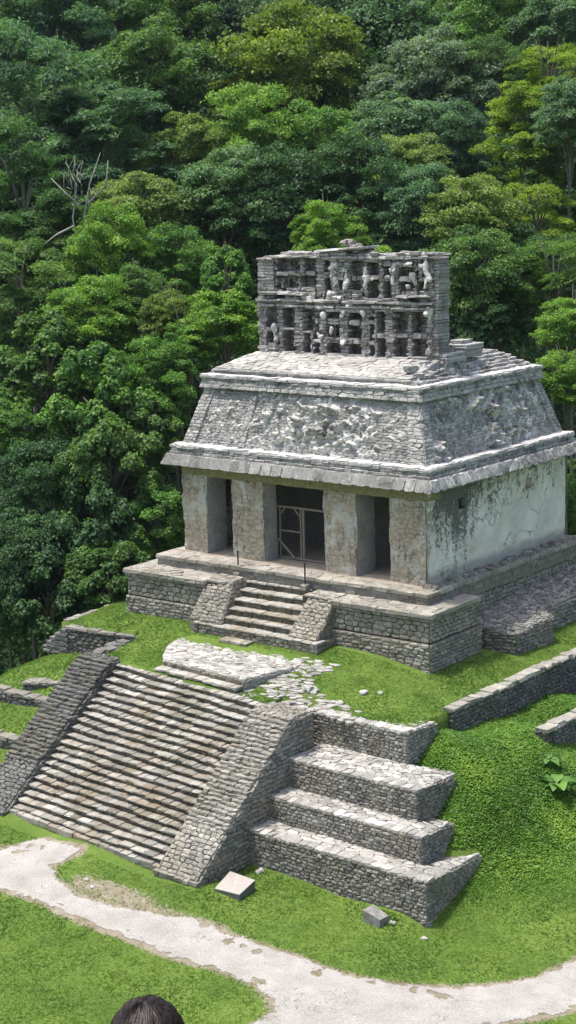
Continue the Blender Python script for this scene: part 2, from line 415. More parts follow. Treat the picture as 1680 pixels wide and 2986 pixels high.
for p,q in ((A,(-8.9,fy(-8.9))),((-2.95,fy(-2.95)),B),(B,Cc),(F_,A)):
    cn=MB()
    L=frame(cn,p,q);r=.1
    a=-.1 if p in (A,B) else 0;b=.1 if q in (B,A) else 0
    block_row(cn,a,L+b,-.12,.35,-.98,-.86,w=(.25,.6),tint=(.2,.5),j=.014,yj=.02)
    block_row(cn,a-.03,L+b+.03,-.16,.6,-.855,-.69,w=(.3,.75),tint=(.4,.8),j=.014,yj=.02)
    cn.build('platform_cornice',M['base'],temple);cn=MB()
L=frame(cn,Cc,D);block_row(cn,0,L,-.08,.3,-.98,-.7,tint=(.3,.6));cn.xf=None
L=frame(cn,(.3,1.75),E);block_row(cn,0,L,-.1,.3,-.62,-.5,w=(.3,.6),tint=(.3,.7));cn.xf=None
for xa,xb in ((-12.9,-8.0),(-4.3,1.05)): stones(cn,[(xa,fy(xa),-.7),(xb,fy(xb),-.7),(xb,-.6,-.7),(xa,-.7,-.7)],.5,.34,h=.03,gap=.008,rnd=.02,rough=.006,tint=(.45,.85));cn.build('platform_paving',M['base'],temple);cn=MB()
stones(cn,[(.4,-1.2,-.7),(1.05,-1.3,-.7),(1.05,1.5,-.7),(.4,1.5,-.7)],.4,.3,h=.03,gap=.008,rnd=.02,rough=.006,tint=(.45,.85))
cn.build('platform_paving',M['base'],temple);cn=MB()
stones(cn,[(-12.9,-1.9,-.7),(-12.4,-1.9,-.7),(-12.4,10.8,-.7),(-12.9,10.8,-.7)],.4,.3,h=.03,gap=.008,rnd=.02,tint=(.45,.85))
cn.build('platform_paving',M['base'],temple)
# ---- upper plinth (floor level of the temple)
a=(-12.3,-1.02);b=(.45,-.62);c=(.45,10.7);d=(-12.3,10.7)
pl=MB()
pl.prism([a,b,c,d],-.9,-.27,.3)
for p,q in ((a,b),(b,c),(d,a)):
    L=frame(pl,p,q)
    block_row(pl,-.02,L+.02,-.02,.3,-.70,-.55,w=(.2,.5),tint=(.2,.55),yj=.025,j=.016)
    block_row(pl,-.02,L+.02,0,.35,-.55,-.40,w=(.2,.5),tint=(.25,.6),yj=.02,j=.016)
    block_row(pl,-.06,L+.06,-.08,.5,-.395,-.24,w=(.3,.8),tint=(.5,.9),yj=.03,j=.016)
    pl.xf=None
pl.build('plinth',M['base'],temple)
ft=MB()
stones(ft,[(a[0]+.3,a[1]+.3,-.27),(b[0]-.3,b[1]+.25,-.27),(.1,.25,-.27),(-12.1,.25,-.27)],.45,.3,h=.04,gap=.006,rnd=.02,rough=.008,tint=(.55,.95))
stones(ft,[(.0,.0,-.27),(.42,-.3,-.27),(.42,10.5,-.27),(.0,10.5,-.27)],.3,.25,h=.06,gap=.008,rnd=.03,rough=.02,tint=(.3,.8))
# rubble and crumbled mortar along the foot of the side wall
for i in range(90):
    y=R.uniform(-.2,9.6);x=R.uniform(.03,.35);s=R.uniform(.05,.16)
    block(ft,x-s,x+s,y-s,y+s,-.26,-.26+s*R.uniform(.7,1.4),j=.03,tint=R.uniform(.2,.8))
ft.build('walkway_paving',M['base'],temple)
fl=MB();rough_box(fl,-11.7,-.1,-.12,9.6,-.6,-.19,res=.25,amp=.03,sc=1.2);fl.build('floor',M['floor'],temple,smooth=True)
# ---- walls and piers
def pier(x0,x1,mt,th=1.15):
    m=MB();rough_box(m,x0,x1,0,th,-.4,2.9,res=.07,amp=.055,sc=1.9)
    k=x0
    stones(m,[(x0+.08,-.0,-.3),(x1-.06,-.0,-.3),(x1-.06,-.0,2.85),(x0+.08,-.0,2.85)],.3,.17,h=.016,gap=.006,rnd=.03,rough=.012,rowj=.12,tint=(.3,.9),keep=lambda p:noise.noise(p*.9+V((k*7.3,0,2)))>.08)
    return m.build('pier',mt,temple,smooth=False)
xs=[(-11.75,-10.5),(-9.15,-7.58),(-4.6,-3.13),(-1.6,-.02)]
for x0,x1 in xs:
    th=.8 if x1==-7.58 else 1.15
    o=pier(x0,x1,M['pier'],th)
    # inner side toward the doorway, shade put into its grey plaster, a sheet standing 15 mm off the core
    if x1<-.5:
        j=MB();grid_surf(j,(x1+.035,.04,-.3),(0,th-.07,0),(0,0,3.18),14,40,lambda p,s,t:.018*noise.noise(p*2.6)+.006*noise.noise(p*9));
        j.quad((x1,.04,-.3),(x1+.02,.04,-.3),(x1+.02,.04,2.85),(x1,.04,2.85))
        j.build('jamb_facing',M['jamb'],o,smooth=True)
lt=MB()
rough_box(lt,-11.78,0,.02,1.1,2.9,3.4,res=.12,amp=.015)
lt.build('door_lintel',M['lintel'],temple)
def holes(s,t):
    y=s*9.8;z=-.35+t*3.75
    return not ((2.0<y<2.5 and 2.3<z<2.72) or (6.75<y<7.2 and 2.28<z<2.7))
w=MB()
def dsp(p,s,t):
    e=.05*noise.noise(p*.8)+.025*noise.noise(p*2.6)+.012*noise.noise(p*8)
    if p.y<.8: e+=.03*noise.noise(p*4)
    return e
grid_surf(w,(0,0,-.35),(0,9.8,0),(0,0,3.75),140,54,dsp,mask=holes)
grid_surf(w,(-.7,9.8,-.35),(-.1,0,0),(0,0,3.75),2,10,lambda p,s,t:0)
w.box(-.8,-.35,0.03,9.78,-.35,3.4,.4)
for y0,z0 in ((2.0,2.3),(6.75,2.28)):
    w.box(-.36,.0,y0-.14,y0-.02,z0-.1,z0+.55,.3);w.box(-.36,.0,y0+.5,y0+.62,z0-.1,z0+.55,.3)
    w.box(-.36,.0,y0-.02,y0+.5,z0-.1,z0-.03,.3);w.box(-.36,.0,y0-.02,y0+.5,z0+.43,z0+.5,.3)
w.box(-.8,0.0,9.72,9.82,-.35,3.4,.4)
w.build('side_wall',M['plaster'],temple,smooth=True)
w=MB();rough_box(w,-11.8,-11.05,1.1,9.8,-.4,3.4,res=.15,amp=.03);w.build('side_wall',M['plaster'],temple)
w=MB();rough_box(w,-11.05,-.8,9.1,9.75,-.4,3.4,res=.2,amp=.03);w.build('rear_wall',M['plaster'],temple)
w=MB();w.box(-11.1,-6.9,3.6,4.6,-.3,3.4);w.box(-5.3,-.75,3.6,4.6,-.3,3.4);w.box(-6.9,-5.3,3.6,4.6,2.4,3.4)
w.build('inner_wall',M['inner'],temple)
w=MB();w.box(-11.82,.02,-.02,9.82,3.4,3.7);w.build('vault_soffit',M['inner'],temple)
# ---- roof
def rect(off): return [(-11.8-off,-off),(off,-off),(off,9.8+off),(-11.8-off,9.8+off)]
def ring(mb,o0,z0,o1,z1,fn):
    r0,r1=rect(o0),rect(o1)
    for i in range(4):
        p,q=r0[i],r0[(i+1)%4];p1,q1=r1[i],r1[(i+1)%4]
        fn(mb,i,[(*p,z0),(*q,z0),(*q1,z1),(*p1,z1)])
def flat(mb,i,P): mb.quad(*P,tint=.3)
ev=MB()
ring(ev,0.,3.38,.56,3.35,lambda m,i,P:m.quad(*P,tint=.2))
ring(ev,.55,3.35,.36,3.74,flat)
ring(ev,.58,3.33,.4,3.75,lambda m,i,P:stones(m,P,.5,.45,h=.022 if i==0 else .05,gap=.002 if i==0 else .007,rnd=.008 if i==0 else .03,rowj=.0,rough=.007 if i==0 else .03,tint=(.05,.35) if i==0 else (.3,.9),sink=.04))
ev.build('eave',M['roof'],temple)
ec=MB()
ring(ec,.36,3.74,.25,3.76,flat)
for (o,z0,z1,ins,wd,tt) in ((.31,3.76,3.87,.3,(.2,.5),(.2,.6)),(.25,3.875,3.98,.3,(.2,.5),(.25,.65)),(.29,3.985,4.1,.4,(.3,.7),(.5,.95))):
    r=rect(o)
    for i in (0,1,2,3):
        L=frame(ec,r[i],r[(i+1)%4]);block_row(ec,0.02,L-.02,0,ins,z0,z1,w=wd,tint=tt,j=.014,yj=.03,zj=.012);ec.xf=None
ec.build('eave_courses',M['roof'],temple)
lg=MB()
ring(lg,.24,4.115,-.14,4.14,flat)
ring(lg,.27,4.12,-.12,4.15,lambda m,i,P:stones(m,P,.55,.38,h=.025,gap=.004,rnd=.02,rowj=.0,rough=.008,tint=(.7,1.)))
lg.build('roof_ledge',M['white'],temple)
# frieze: sloping sides of small stones
fr=MB()
fmo=MB();ring(fmo,-.125,4.13,-.825,6.34,flat)
def fz(m,i,P): stones(m,P,.25,.11,h=.02,gap=.013,rnd=.02,rowj=.16,rough=.012,tint=(.15,.8) if i!=1 else (.05,.7),skip=.06)
ring(fr,-.12,4.13,-.82,6.34,fz)
frz=fr.build('frieze',M['roof'],temple);fmo.build('mortar_face',M['limemortar'],frz)
# raised corner pilaster strips of long blocks
cs=MB()
def slope_pt(i,s,t,off=0.):
    r0,r1=rect(-.12+off),rect(-.82+off)
    p,q=V((*r0[i],4.13)),V((*r0[(i+1)%4],4.13));p1,q1=V((*r1[i],6.34)),V((*r1[(i+1)%4],6.34))
    return (p.lerp(q,s)).lerp(p1.lerp(q1,s),t)
for i,s0,s1 in ((0,.0,.055),(0,.945,1.),(1,0.,.06),(1,.94,1.)):
    cs=MB()
    P=[slope_pt(i,s0,0,.05),slope_pt(i,s1,0,.05),slope_pt(i,s1,1,.05),slope_pt(i,s0,1,.05)]
    cs.quad(*P,tint=.4);stones(cs,P,.4,.14,h=.04,gap=.008,rnd=.025,rowj=.06,tint=(.3,.9));cs.build('corner_strip',M['roof'],frz)
cs=MB()
for i,s0,s1 in ((0,.245,.275),):
    P=[slope_pt(i,s0,0.02,.04),slope_pt(i,s1,0.02,.04),slope_pt(i,s1,.92,.04),slope_pt(i,s0,.92,.04)]
    stones(cs,P,.3,.2,h=.06,gap=.006,rnd=.03,tint=(.3,.9))
cs.build('stucco_divider',M['roof'],frz)
# stucco relief remains: broken lumps and scrolls over the masonry
def relief(name,i,blobs,seed,n=(150,60),mat='stucco'):
    rm=MB()
    def hfun(s,t):
        p=slope_pt(i,s,t,.0);e=0
        for (cx,cy,rx,ry,hh) in blobs:
            d=((s-cx)/rx)**2+((t-cy)/ry)**2
            if d<1.8: e=max(e,hh*1.15*(1.3-d*.72))
        q=p*1.
        f=noise.noise(q*2.1+V((seed,0,0)))+.7*noise.noise(q*5+V((0,seed,0)))
        r1=1-min(1,abs(noise.noise(q*2.4+V((seed*2,3,1))))*3.4);r2=1-min(1,abs(noise.noise(q*5.2+V((3,seed,1))))*3.2)
        k=.2+.85*r1*(.6+.4*f)+.5*r2*(.5+f*.5)+.3*f-.3
        return max(0,e)*k*1.5+(.02*noise.noise(q*14) if e>0 else 0)-.012-(.06 if e<=0.02 else 0)
    nu,nv=n
    nr=(slope_pt(i,1,0)-slope_pt(i,0,0)).cross(slope_pt(i,0,1)-slope_pt(i,0,0)).normalized()
    H=[[hfun(a/nu,b/nv) for a in range(nu+1)] for b in range(nv+1)]
    vs=[];ids={}
    fs=[]
    for b in range(nv):
        for a in range(nu):
            if max(H[b][a],H[b][a+1],H[b+1][a],H[b+1][a+1])<.008: continue
            f=[]
            for (bb,aa) in ((b,a),(b,a+1),(b+1,a+1),(b+1,a)):
                if (bb,aa) not in ids:
                    ids[(bb,aa)]=len(vs);vs.append(slope_pt(i,aa/nu,bb/nv)+nr*max(-.03,H[bb][aa]*1.))
                f.append(ids[(bb,aa)])
            fs.append(f)
    o=len(rm.v);rm.v=[tuple(v) for v in vs];rm.f=fs
    rm.t=[.5+.4*noise.noise(V(vs[f[0]])*1.7) for f in fs]
    return rm.build(name,M[mat],frz)
def stucco_mat():
    m,nt,bs,out=mat_new('weathered_stucco');p=pos(nt)
    n1=noi(nt,p,1.6,6,.7,.4);n2=noi(nt,p,9,6,.72,.5);t=attr(nt)
    v=mathn(nt,'ADD',mathn(nt,'ADD',mathn(nt,'MULTIPLY',n1,.45),mathn(nt,'MULTIPLY',n2,.4)),mathn(nt,'MULTIPLY',t,.2))
    nt.links.new(ramp(nt,v,[(.4,(.05,.05,.047)),(.46,(.2,.195,.185)),(.52,(.42,.41,.39)),(.6,(.66,.65,.62))]),bs.inputs['Base Color'])
    bump(nt,bs,n2,.8,.04);return m
M['stucco']=stucco_mat()
relief('stucco_relief',0,[(.16,.66,.035,.16,.1),(.33,.55,.06,.36,.16),(.42,.68,.05,.25,.16),(.435,.3,.05,.2,.22),(.47,.62,.04,.25,.26),(.56,.78,.06,.15,.22),(.62,.5,.05,.36,.26),(.66,.28,.045,.16,.22),(.72,.75,.05,.2,.18),(.79,.62,.06,.22,.12),(.9,.7,.04,.14,.07),(.1,.6,.03,.25,.08),(.53,.5,.16,.5,.05),(.36,.86,.12,.1,.12),(.5,.35,.2,.3,.12),(.27,.3,.08,.25,.09),(.7,.4,.1,.4,.12),(.84,.45,.08,.3,.07),(.12,.35,.04,.2,.07)],3.1,(270,76))
relief('stucco_relief',1,[(.1,.12,.045,.2,.3),(.08,.86,.06,.12,.12),(.5,.22,.06,.2,.34),(.62,.3,.08,.25,.14),(.42,.84,.1,.2,.2),(.54,.7,.09,.28,.22),(.66,.86,.1,.14,.22),(.75,.6,.07,.35,.16),(.86,.7,.05,.3,.12),(.7,.35,.2,.3,.08),(.3,.9,.12,.08,.14)],8.4,(220,66))
# upper cornice
uc=MB()
ring(uc,-.84,6.34,-.62,6.33,lambda m,i,P:m.quad(*P,tint=.2))
ring(uc,-.63,6.33,-.72,6.66,flat)
ring(uc,-.61,6.33,-.69,6.62,lambda m,i,P:stones(m,P,.38,.15,h=.03,gap=.006,rnd=.02,rowj=.05,rough=.015,tint=(.35,.8)))
for (o,z0,z1,tt) in ((-.66,6.62,6.72,(.2,.6)),(-.62,6.725,6.83,(.5,.95))):
    r=rect(o)
    for i in range(4):
        L=frame(uc,r[i],r[(i+1)%4]);block_row(uc,0.02,L-.02,0,.4,z0,z1,w=(.25,.7),tint=tt,j=.014,yj=.03,zj=.015);uc.xf=None
uc.build('upper_cornice',M['roof'],temple)
ul=MB();ring(ul,-.66,6.835,-1.15,6.86,flat)
ring(ul,-.64,6.84,-1.1,6.87,lambda m,i,P:stones(m,P,.6,.42,h=.02,gap=.004,rnd=.02,rowj=0,rough=.01,tint=(.7,1.)))
ul.build('upper_ledge',M['white'],temple)
# top roof
tr=MB()
tr.prism([(-10.9,1.0),(-1.2,1.0),(-1.2,8.8),(-10.9,8.8)],6.5,[7.0,7.0,7.0,7.0],.3)
r=rect(-1.0)
L=frame(tr,r[0],r[1]);block_row(tr,0.02,L-.02,0,.5,6.88,6.97,w=(.3,.8),tint=(.15,.45),yj=.02);block_row(tr,.03,L-.3,-.06,.5,6.975,7.06,w=(.3,.9),tint=(.35,.7),yj=.02);tr.xf=None
sl=[(-10.72,1.0,7.07),(-1.32,1.0,7.07),(-1.55,3.25,7.53),(-10.45,3.25,7.53)]
tr.prism([(p[0],p[1]) for p in sl],7.0,[7.06,7.06,7.52,7.52],.4)
# stepped rubble hips on the right, left and rear
for k in range(6):
    z=6.88+.105*k;ins=1.02+.17*k
    r=rect(-ins)
    for i in (1,2,3):
        p,q=V((*r[i],0)),V((*r[(i+1)%4],0))
        L=frame(tr,p,q);block_row(tr,.05+(0 if i!=1 else .2*k),L-(.05 if i!=3 else 2.2),0,.5,z,z+.11,w=(.2,.6),tint=(.25,.9),j=.02,yj=.05,zj=.02);tr.xf=None
tr.prism([(-10.0,3.2),(-1.9,3.2),(-1.9,7.8),(-10.0,7.8)],7.0,7.5,.4)
stones(tr,[(-9.9,4.3,7.5),(-2.1,4.3,7.5),(-2.1,7.7,7.5),(-9.9,7.7,7.5)],.4,.3,h=.04,rnd=.02,tint=(.3,.9))
tr.build('top_roof',M['roof'],temple)
sp=MB();stones(sp,sl,.42,.3,h=.03,gap=.01,rnd=.02,rowj=.12,rough=.008,tint=(.35,.9));
sp.build('roof_paving',M['pave'],temple)
st=MB();stack(st,-2.35,-1.35,4.7,5.9,7.5,8.0,rh=.1,w=(.25,.5),xj=.06);stack(st,-2.2,-1.6,4.9,5.6,8.0,8.14,rh=.14,w=(.3,.5));
stack(st,-1.75,-1.3,3.3,4.6,7.2,7.75,rh=.11,xj=.06)
for k in range(26): 
    x=R.uniform(-1.9,-1.15);y=R.uniform(1.5,5);s=R.uniform(.08,.18);z=6.9+max(0,(-1.1-x))*.62
    block(st,x-s,x+s,y-s,y+s,z,z+s*1.2,j=.04,tint=R.uniform(.4,1))
st.build('ruined_stub',M['roof'],temple)
# ---- roof comb: two pierced walls tied by cross walls
CL=[(-9.76,8.52,-9.24,9.34),(-9.79,7.92,-9.36,8.39),(-8.95,8.54,-8.37,9.33),(-8.98,7.61,-8.39,8.45),(-7.9,8.44,-7.44,9.32),(-7.93,7.58,-7.57,8.36),(-7.37,8.94,-7.15,9.09),(-7.37,8.13,-7.17,8.75),(-7.39,7.6,-7.18,8.02),(-6.7,8.96,-6.14,9.22),(-6.72,8.23,-6.15,8.74),(-6.78,7.6,-6.17,8.02),(-5.7,8.92,-5.14,9.21),(-5.71,8.23,-5.16,8.73),(-5.73,7.59,-5.15,8.01),(-4.72,8.94,-4.5,9.07),(-4.69,8.16,-4.51,8.79),(-4.7,7.58,-4.52,8.02),(-4.32,8.46,-3.96,9.29),(-4.31,7.56,-3.98,8.3),(-3.53,8.49,-2.96,9.31),(-3.58,7.6,-2.97,8.33),(-2.73,8.51,-2.06,9.33),(-2.75,7.65,-2.08,8.3)]
CU=[(-9.17,10.72,-8.66,11.25),(-8.62,10.75,-8.03,11.25),(-7.83,10.76,-7.25,11.25),(-9.28,10.03,-8.98,10.58),(-8.91,10.11,-8.18,10.59),(-8.04,10.15,-7.27,10.6),(-6.85,10.73,-6.56,11.2),(-6.84,10.04,-6.55,10.51),(-6.19,10.05,-5.91,10.42),(-5.52,10.59,-4.98,11.18),(-5.59,10.06,-5.08,10.43),(-4.75,10.61,-4.25,11.12),(-4.75,9.76,-4.24,10.47),(-4.01,9.77,-3.68,10.42),(-4.05,10.59,-3.76,10.97),(-3.34,10.6,-2.67,10.97),(-2.27,10.59,-2.0,10.98),(-3.31,10.05,-2.64,10.41),(-2.49,10.08,-1.97,10.42),(-9.34,9.69,-8.86,9.86),(-2.94,9.67,-2.46,9.82)]
comb=bpy.data.objects.new('roof_comb',None);COL.objects.link(comb);comb.parent=temple
comb.location=V((-5.9,3.8,7.5))-V(temple.location)
def lattice(mb,cells,x0,x1,z0,z1,y0,y1,**k):
    cuts=sorted(set([x0,x1]+[c[0] for c in cells]+[c[2] for c in cells]))
    cuts=[c for c in cuts if x0<=c<=x1]
    strips=[]
    for a,b in zip(cuts,cuts[1:]):
        if b-a<.02: continue
        m=(a+b)/2;op=sorted([(c[1],c[3]) for c in cells if c[0]<m<c[2]])
        sol=[];z=z0
        for (p,q) in op:
            if p>z+.01: sol.append((round(z,2),round(p,2)))
            z=max(z,q)
        if z1>z+.01: sol.append((round(z,2),round(z1,2)))
        strips.append([a,b,sol])
    # merge identical neighbours, otherwise emit spans per interval
    spans=[]
    for a,b,sol in strips:
        for s in sol:
            for sp_ in spans:
                if abs(sp_[1]-a)<1e-6 and abs(sp_[2]-s[0])<.06 and abs(sp_[3]-s[1])<.06 : sp_[1]=b;break
            else: spans.append([a,b,s[0],s[1]])
    for a,b,p,q in spans:
        hh=q-p
        yj=R.uniform(-.02,.03)
        if hh>.5 and R.random()<.0: pass
        if hh<.16:   # thin slab shelf
            block_row(mb,a-.04,b+.04,y0-.05,y1,p,q,w=(.35,.8),tint=(.5,.95),j=.02)
        else:
            stack(mb,a+.015,b-.015,y0+yj,y1,p,q,rh=R.choice([.09,.12,.15]),w=(.18,.42),xj=.045,j=.03,yj=.045,tint=(.15,.95))
cf=MB();lattice(cf,CL,-10.27,-1.85,7.5,9.36,3.2,3.55)
cf.build('lower_lattice',M['comb'],comb)
cb=MB()
block_row(cb,-10.2,-1.75,3.1,4.0,9.37,9.47,w=(.35,.8),tint=(.5,.95),j=.025,yj=.06,zj=.02)
block_row(cb,-10.25,-1.8,3.18,4.0,9.475,9.57,w=(.25,.6),tint=(.2,.6),j=.025,yj=.04)
block_row(cb,-10.22,-1.75,3.06,4.0,9.575,9.67,w=(.4,.9),tint=(.55,1),j=.025,yj=.07,zj=.02)
block_row(cb,-10.0,-7.7,3.0,3.6,9.86,9.95,w=(.4,.9),tint=(.6,1),j=.03,yj=.07,zj=.02)
block_row(cb,-3.3,-1.9,3.0,3.6,9.84,9.93,w=(.4,.9),tint=(.6,1),j=.03,yj=.07,zj=.02)
cb.build('comb_band',M['comb'],comb)
cu=MB();lattice(cu,CU,-9.35,-1.75,9.67,11.26,3.22,3.55)
cu.build('upper_lattice',M['comb'],comb);cu=MB();stack(cu,-10.2,-9.38,3.2,3.95,9.67,11.2,rh=.12,w=(.25,.45));cu.build('end_wall',M['comb'],comb)
ce=MB()   # end wall and cross walls
stack(ce,-2.05,-1.62,3.24,4.02,7.45,9.5,rh=.12,w=(.2,.3));
ce.xf=lambda a:V((a[0],a[1]-max(0,(a[1]-3.3))*.15*(a[2]-9.5)/2,a[2]))
stack(ce,-2.02,-1.55,3.24,4.0,9.5,11.32,rh=.12,w=(.2,.3));ce.xf=None
ce.build('end_wall',M['comb'],comb);ce=MB();stack(ce,-10.27,-9.85,3.3,4.02,7.5,9.36,rh=.12,w=(.2,.3))
ce.build('end_wall',M['comb'],comb)
for x in (-9.1,-8.2,-7.0,-5.93,-4.9,-3.8,-2.86):
    ce=MB();stack(ce,x-.13,x+.13,3.45,3.8,7.5,9.36,rh=.14,w=(.25,.3),tint=(.1,.5));ce.build('cross_wall',M['combin'],comb)
for x in (-8.1,-7.1,-6.4,-5.8,-4.88,-4.15,-3.5,-2.6):
    ce=MB();stack(ce,x-.12,x+.12,3.45,3.7,9.67,11.2,rh=.14,w=(.25,.3),tint=(.1,.5));ce.build('cross_wall',M['combin'],comb)
cbk=MB()
BL=[(-9.9,8.55,-9.45,9.3),(-8.2,7.7,-7.9,8.2),(-6.9,8.1,-6.6,8.7),(-5.6,7.8,-5.3,8.3)]
lattice(cbk,BL,-10.25,-1.9,7.5,9.4,3.72,4.02)
BU=[(-10.0,9.95,-9.65,10.6),(-9.1,10.0,-8.75,10.5),(-8.5,10.1,-8.3,10.5),(-8.6,10.8,-8.45,11.1),(-6.1,10.6,-5.75,11.1),(-4.8,10.5,-4.6,11.0),(-3.0,10.05,-2.7,10.35)]
lattice(cbk,BU,-9.4,-1.8,9.6,11.26,3.6,3.9)
cbk.build('rear_lattice',M['combin'],comb)
ct=MB()
block_row(ct,-9.4,-6.9,3.1,3.92,11.27,11.37,w=(.4,.9),tint=(.55,1),j=.025,yj=.05,zj=.02)
block_row(ct,-6.9,-1.55,3.1,3.92,11.25,11.34,w=(.4,.9),tint=(.55,1),j=.03,yj=.05,zj=.03)
block_row(ct,-5.2,-1.6,3.2,4.1,11.35,11.43,w=(.3,.7),tint=(.6,1),j=.03,yj=.07,zj=.03)
block_row(ct,-7.0,-4.9,3.15,4.15,11.37,11.45,w=(.3,.7),tint=(.3,.8),j=.03,yj=.06,zj=.02)
ct.xf=lambda a:V((a[0],a[1],a[2]+(a[0]+7.15)*.055))
block_row(ct,-7.15,-4.75,3.0,4.0,11.5,11.59,w=(.8,1.3),tint=(.7,1),j=.02,yj=.04,zj=.01)
block_row(ct,-7.0,-5.0,3.15,4.1,11.44,11.5,w=(.4,.9),tint=(.3,.7),j=.02)
ct.xf=None
for k in range(60):
    x=R.uniform(-10.1,-1.7);y=R.uniform(3.1,3.9);s=R.uniform(.05,.13);z=11.24 if x<-9.4 else 11.42
    block(ct,x-s*1.5,x+s*1.5,y-s,y+s,z-.03,z+s*R.uniform(.3,.9),j=.03,tint=R.uniform(.3,1))
for k in range(9):
    x=-5.85+R.uniform(-.25,.25);y=3.6+R.uniform(-.2,.2);s=R.uniform(.09,.17);z=11.66+R.uniform(0,.2)
    block(ct,x-s,x+s,y-s,y+s,z,z+s,j=.04,tint=R.uniform(.3,.7))
stack(ct,-10.25,-9.42,3.15,3.95,11.18,11.27,rh=.09,w=(.4,.8),tint=(.4,.8))
ct.build('comb_capping',M['comb'],comb)
# stucco figures and scroll lumps on the comb
def lump(mb,c,r,seed,n=10,amp=.35,tint=.5):
    c=V(c);vs=[];fs=[];m=n*2
    for i in range(n+1):
        th=math.pi*i/n
        for k in range(m):
            ph=2*math.pi*k/m
            d=V((math.sin(th)*math.cos(ph),math.sin(th)*math.sin(ph),math.cos(th)))
            q=V((d.x*r[0],d.y*r[1],d.z*r[2]))
            e=1+amp*(noise.noise(q*4+V((seed,seed*.7,0)))+.6*noise.noise(q*9+V((0,seed,1))))
            vs.append(c+q*e)
    for i in range(n):
        for k in range(m):
            a=i*m+k;b=i*m+(k+1)%m;fs.append((a+m,b+m,b,a))
    mb.add(vs,fs,tint)
sf=MB()
LM=[(-7.15,8.2,.12,.22),(-9.4,8.35,.12,.2),(-9.3,8.1,.1,.16),(-6.35,10.6,.2,.18),(-6.3,10.95,.28,.12),(-6.3,10.3,.16,.16),(-5.75,10.4,.12,.3),(-5.8,10.8,.14,.14),(-4.85,10.5,.12,.35),(-4.5,10.5,.16,.08),(-3.6,10.7,.12,.3),(-3.85,10.55,.14,.1),(-4.1,10.3,.1,.1),(-3.0,11.05,.35,.1),(-2.2,11.0,.3,.1),(-2.6,10.5,.14,.2),(-3.5,10.9,.1,.2),(-2.9,10.2,.1,.12),(-2.15,10.2,.1,.12),(-1.95,9.25,.14,.2),(-1.95,7.9,.1,.25),(-6.0,8.1,.16,.12),(-7.0,9.4,.3,.08),(-5.5,9.45,.35,.08),(-4.3,9.45,.3,.08),(-6.2,9.75,.3,.08),(-6.5,9.95,.2,.1),(-7.6,9.75,.3,.1),(-6.0,9.1,.12,.12),(-6.9,9.1,.1,.1),(-4.95,9.15,.12,.12),(-6.5,8.55,.08,.14),(-2.0,10.7,.12,.4)]
for k,(x,z,rx,rz) in enumerate(LM): sf=MB();lump(sf,(x,3.18,z),(rx*.8,.08,rz*.85),k*1.7,14,1.6,R.uniform(.3,.8));sf.build('stucco_remnant',M['stucco'],comb)
# ---- small stair of the temple
stair=bpy.data.objects.new('front_stair',None);COL.objects.link(stair);stair.parent=temple
stair.location=V((-6.1,-2.2,-2.5))-V(temple.location)
TY=[-.98,-1.38,-1.84,-2.2,-2.56,-2.97]
sx=[(-7.72,-4.75),(-7.52,-4.6),(-7.42,-4.46),(-7.35,-4.45),(-7.35,-4.3),(-8.65,-2.85)]
fs_=MB();fr2=MB()
sk=lambda x:(x+6.1)*.035
for i in range(6):
    z=-.72-.265*i;x0,x1=sx[i];y=TY[i]
    yb=0.2 if i==0 else TY[i-1]+.1
    if i<5: x0-=.15;x1+=.15
    frame_skew=None
    block_row(fs_,x0,x1,y-.02,yb,z-.07,z,w=(.25,.6),tint=(.6,1.),j=.014,yj=.02,yf=sk)
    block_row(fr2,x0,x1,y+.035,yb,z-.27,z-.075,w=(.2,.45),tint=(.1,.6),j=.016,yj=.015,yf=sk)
    if i==5:
        pass
    fs_.box(x0+.05,x1-.05,y+.12,-.3,z-.5,z-.12,.1)
block_row(fs_,-7.0,-5.7,-3.45,-3.0,-2.5,-2.36,w=(.4,.6),tint=(.6,1),j=.02)
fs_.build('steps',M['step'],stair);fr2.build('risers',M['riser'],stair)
for side,(x0,x1,b0,b1) in enumerate(((-8.95,-7.72,-9.0,-7.4),(-4.1,-2.9,-4.3,-3.0))):
    bm_=MB()
    dy=sk((x0+x1)/2);yt=-1.62+dy;yb=-2.78+dy;zt=-.66;zb=-2.03
    # solid ramp
    bm_.add([(b0,yb,zb-.6),(b1,yb,zb-.6),(b1,-.9,zb-.6),(b0,-.9,zb-.6),(b0,yb,zb),(b1,yb,zb),(x1,yt,zt),(x0,yt,zt),(x1,-.9,zt),(x0,-.9,zt)],
        [(0,1,5,4),(4,5,6,7),(7,6,8,9),(1,2,8,6,5),(3,0,4,7,9)],.3)
    stones(bm_,[(b0,yb,zb),(b1,yb,zb),(x1,yt,zt),(x0,yt,zt)],.26,.15,h=.05,gap=.012,rnd=.035,rough=.02,tint=(.25,.95) if side else (.2,.75))
    stones(bm_,[(b1,yb,zb),(b1,-.9,zb),(x1,-.9,zt),(x1,yt,zt)],.25,.15,h=.03,gap=.012,rnd=.03,tint=(.15,.5))
    stones(bm_,[(b0,-.9,zb),(b0,yb,zb),(x0,yt,zt),(x0,-.9,zt)],.25,.15,h=.03,gap=.012,rnd=.03,tint=(.2,.6))
    stones(bm_,[(x0,yt,zt),(x1,yt,zt),(x1,-1.0,zt),(x0,-1.0,zt)],.35,.25,h=.04,gap=.01,rnd=.03,tint=(.4,.9))
    fr_=MB();
    bm_.build('balustrade',M['base'],stair)
sf2=MB()
stones(sf2,[(-2.85,-2.9,-2.6),(-2.85,-1.7,-2.6),(-2.85,-1.7,-2.06),(-2.85,-2.9,-2.06)],.3,.16,h=.03,tint=(.2,.6))
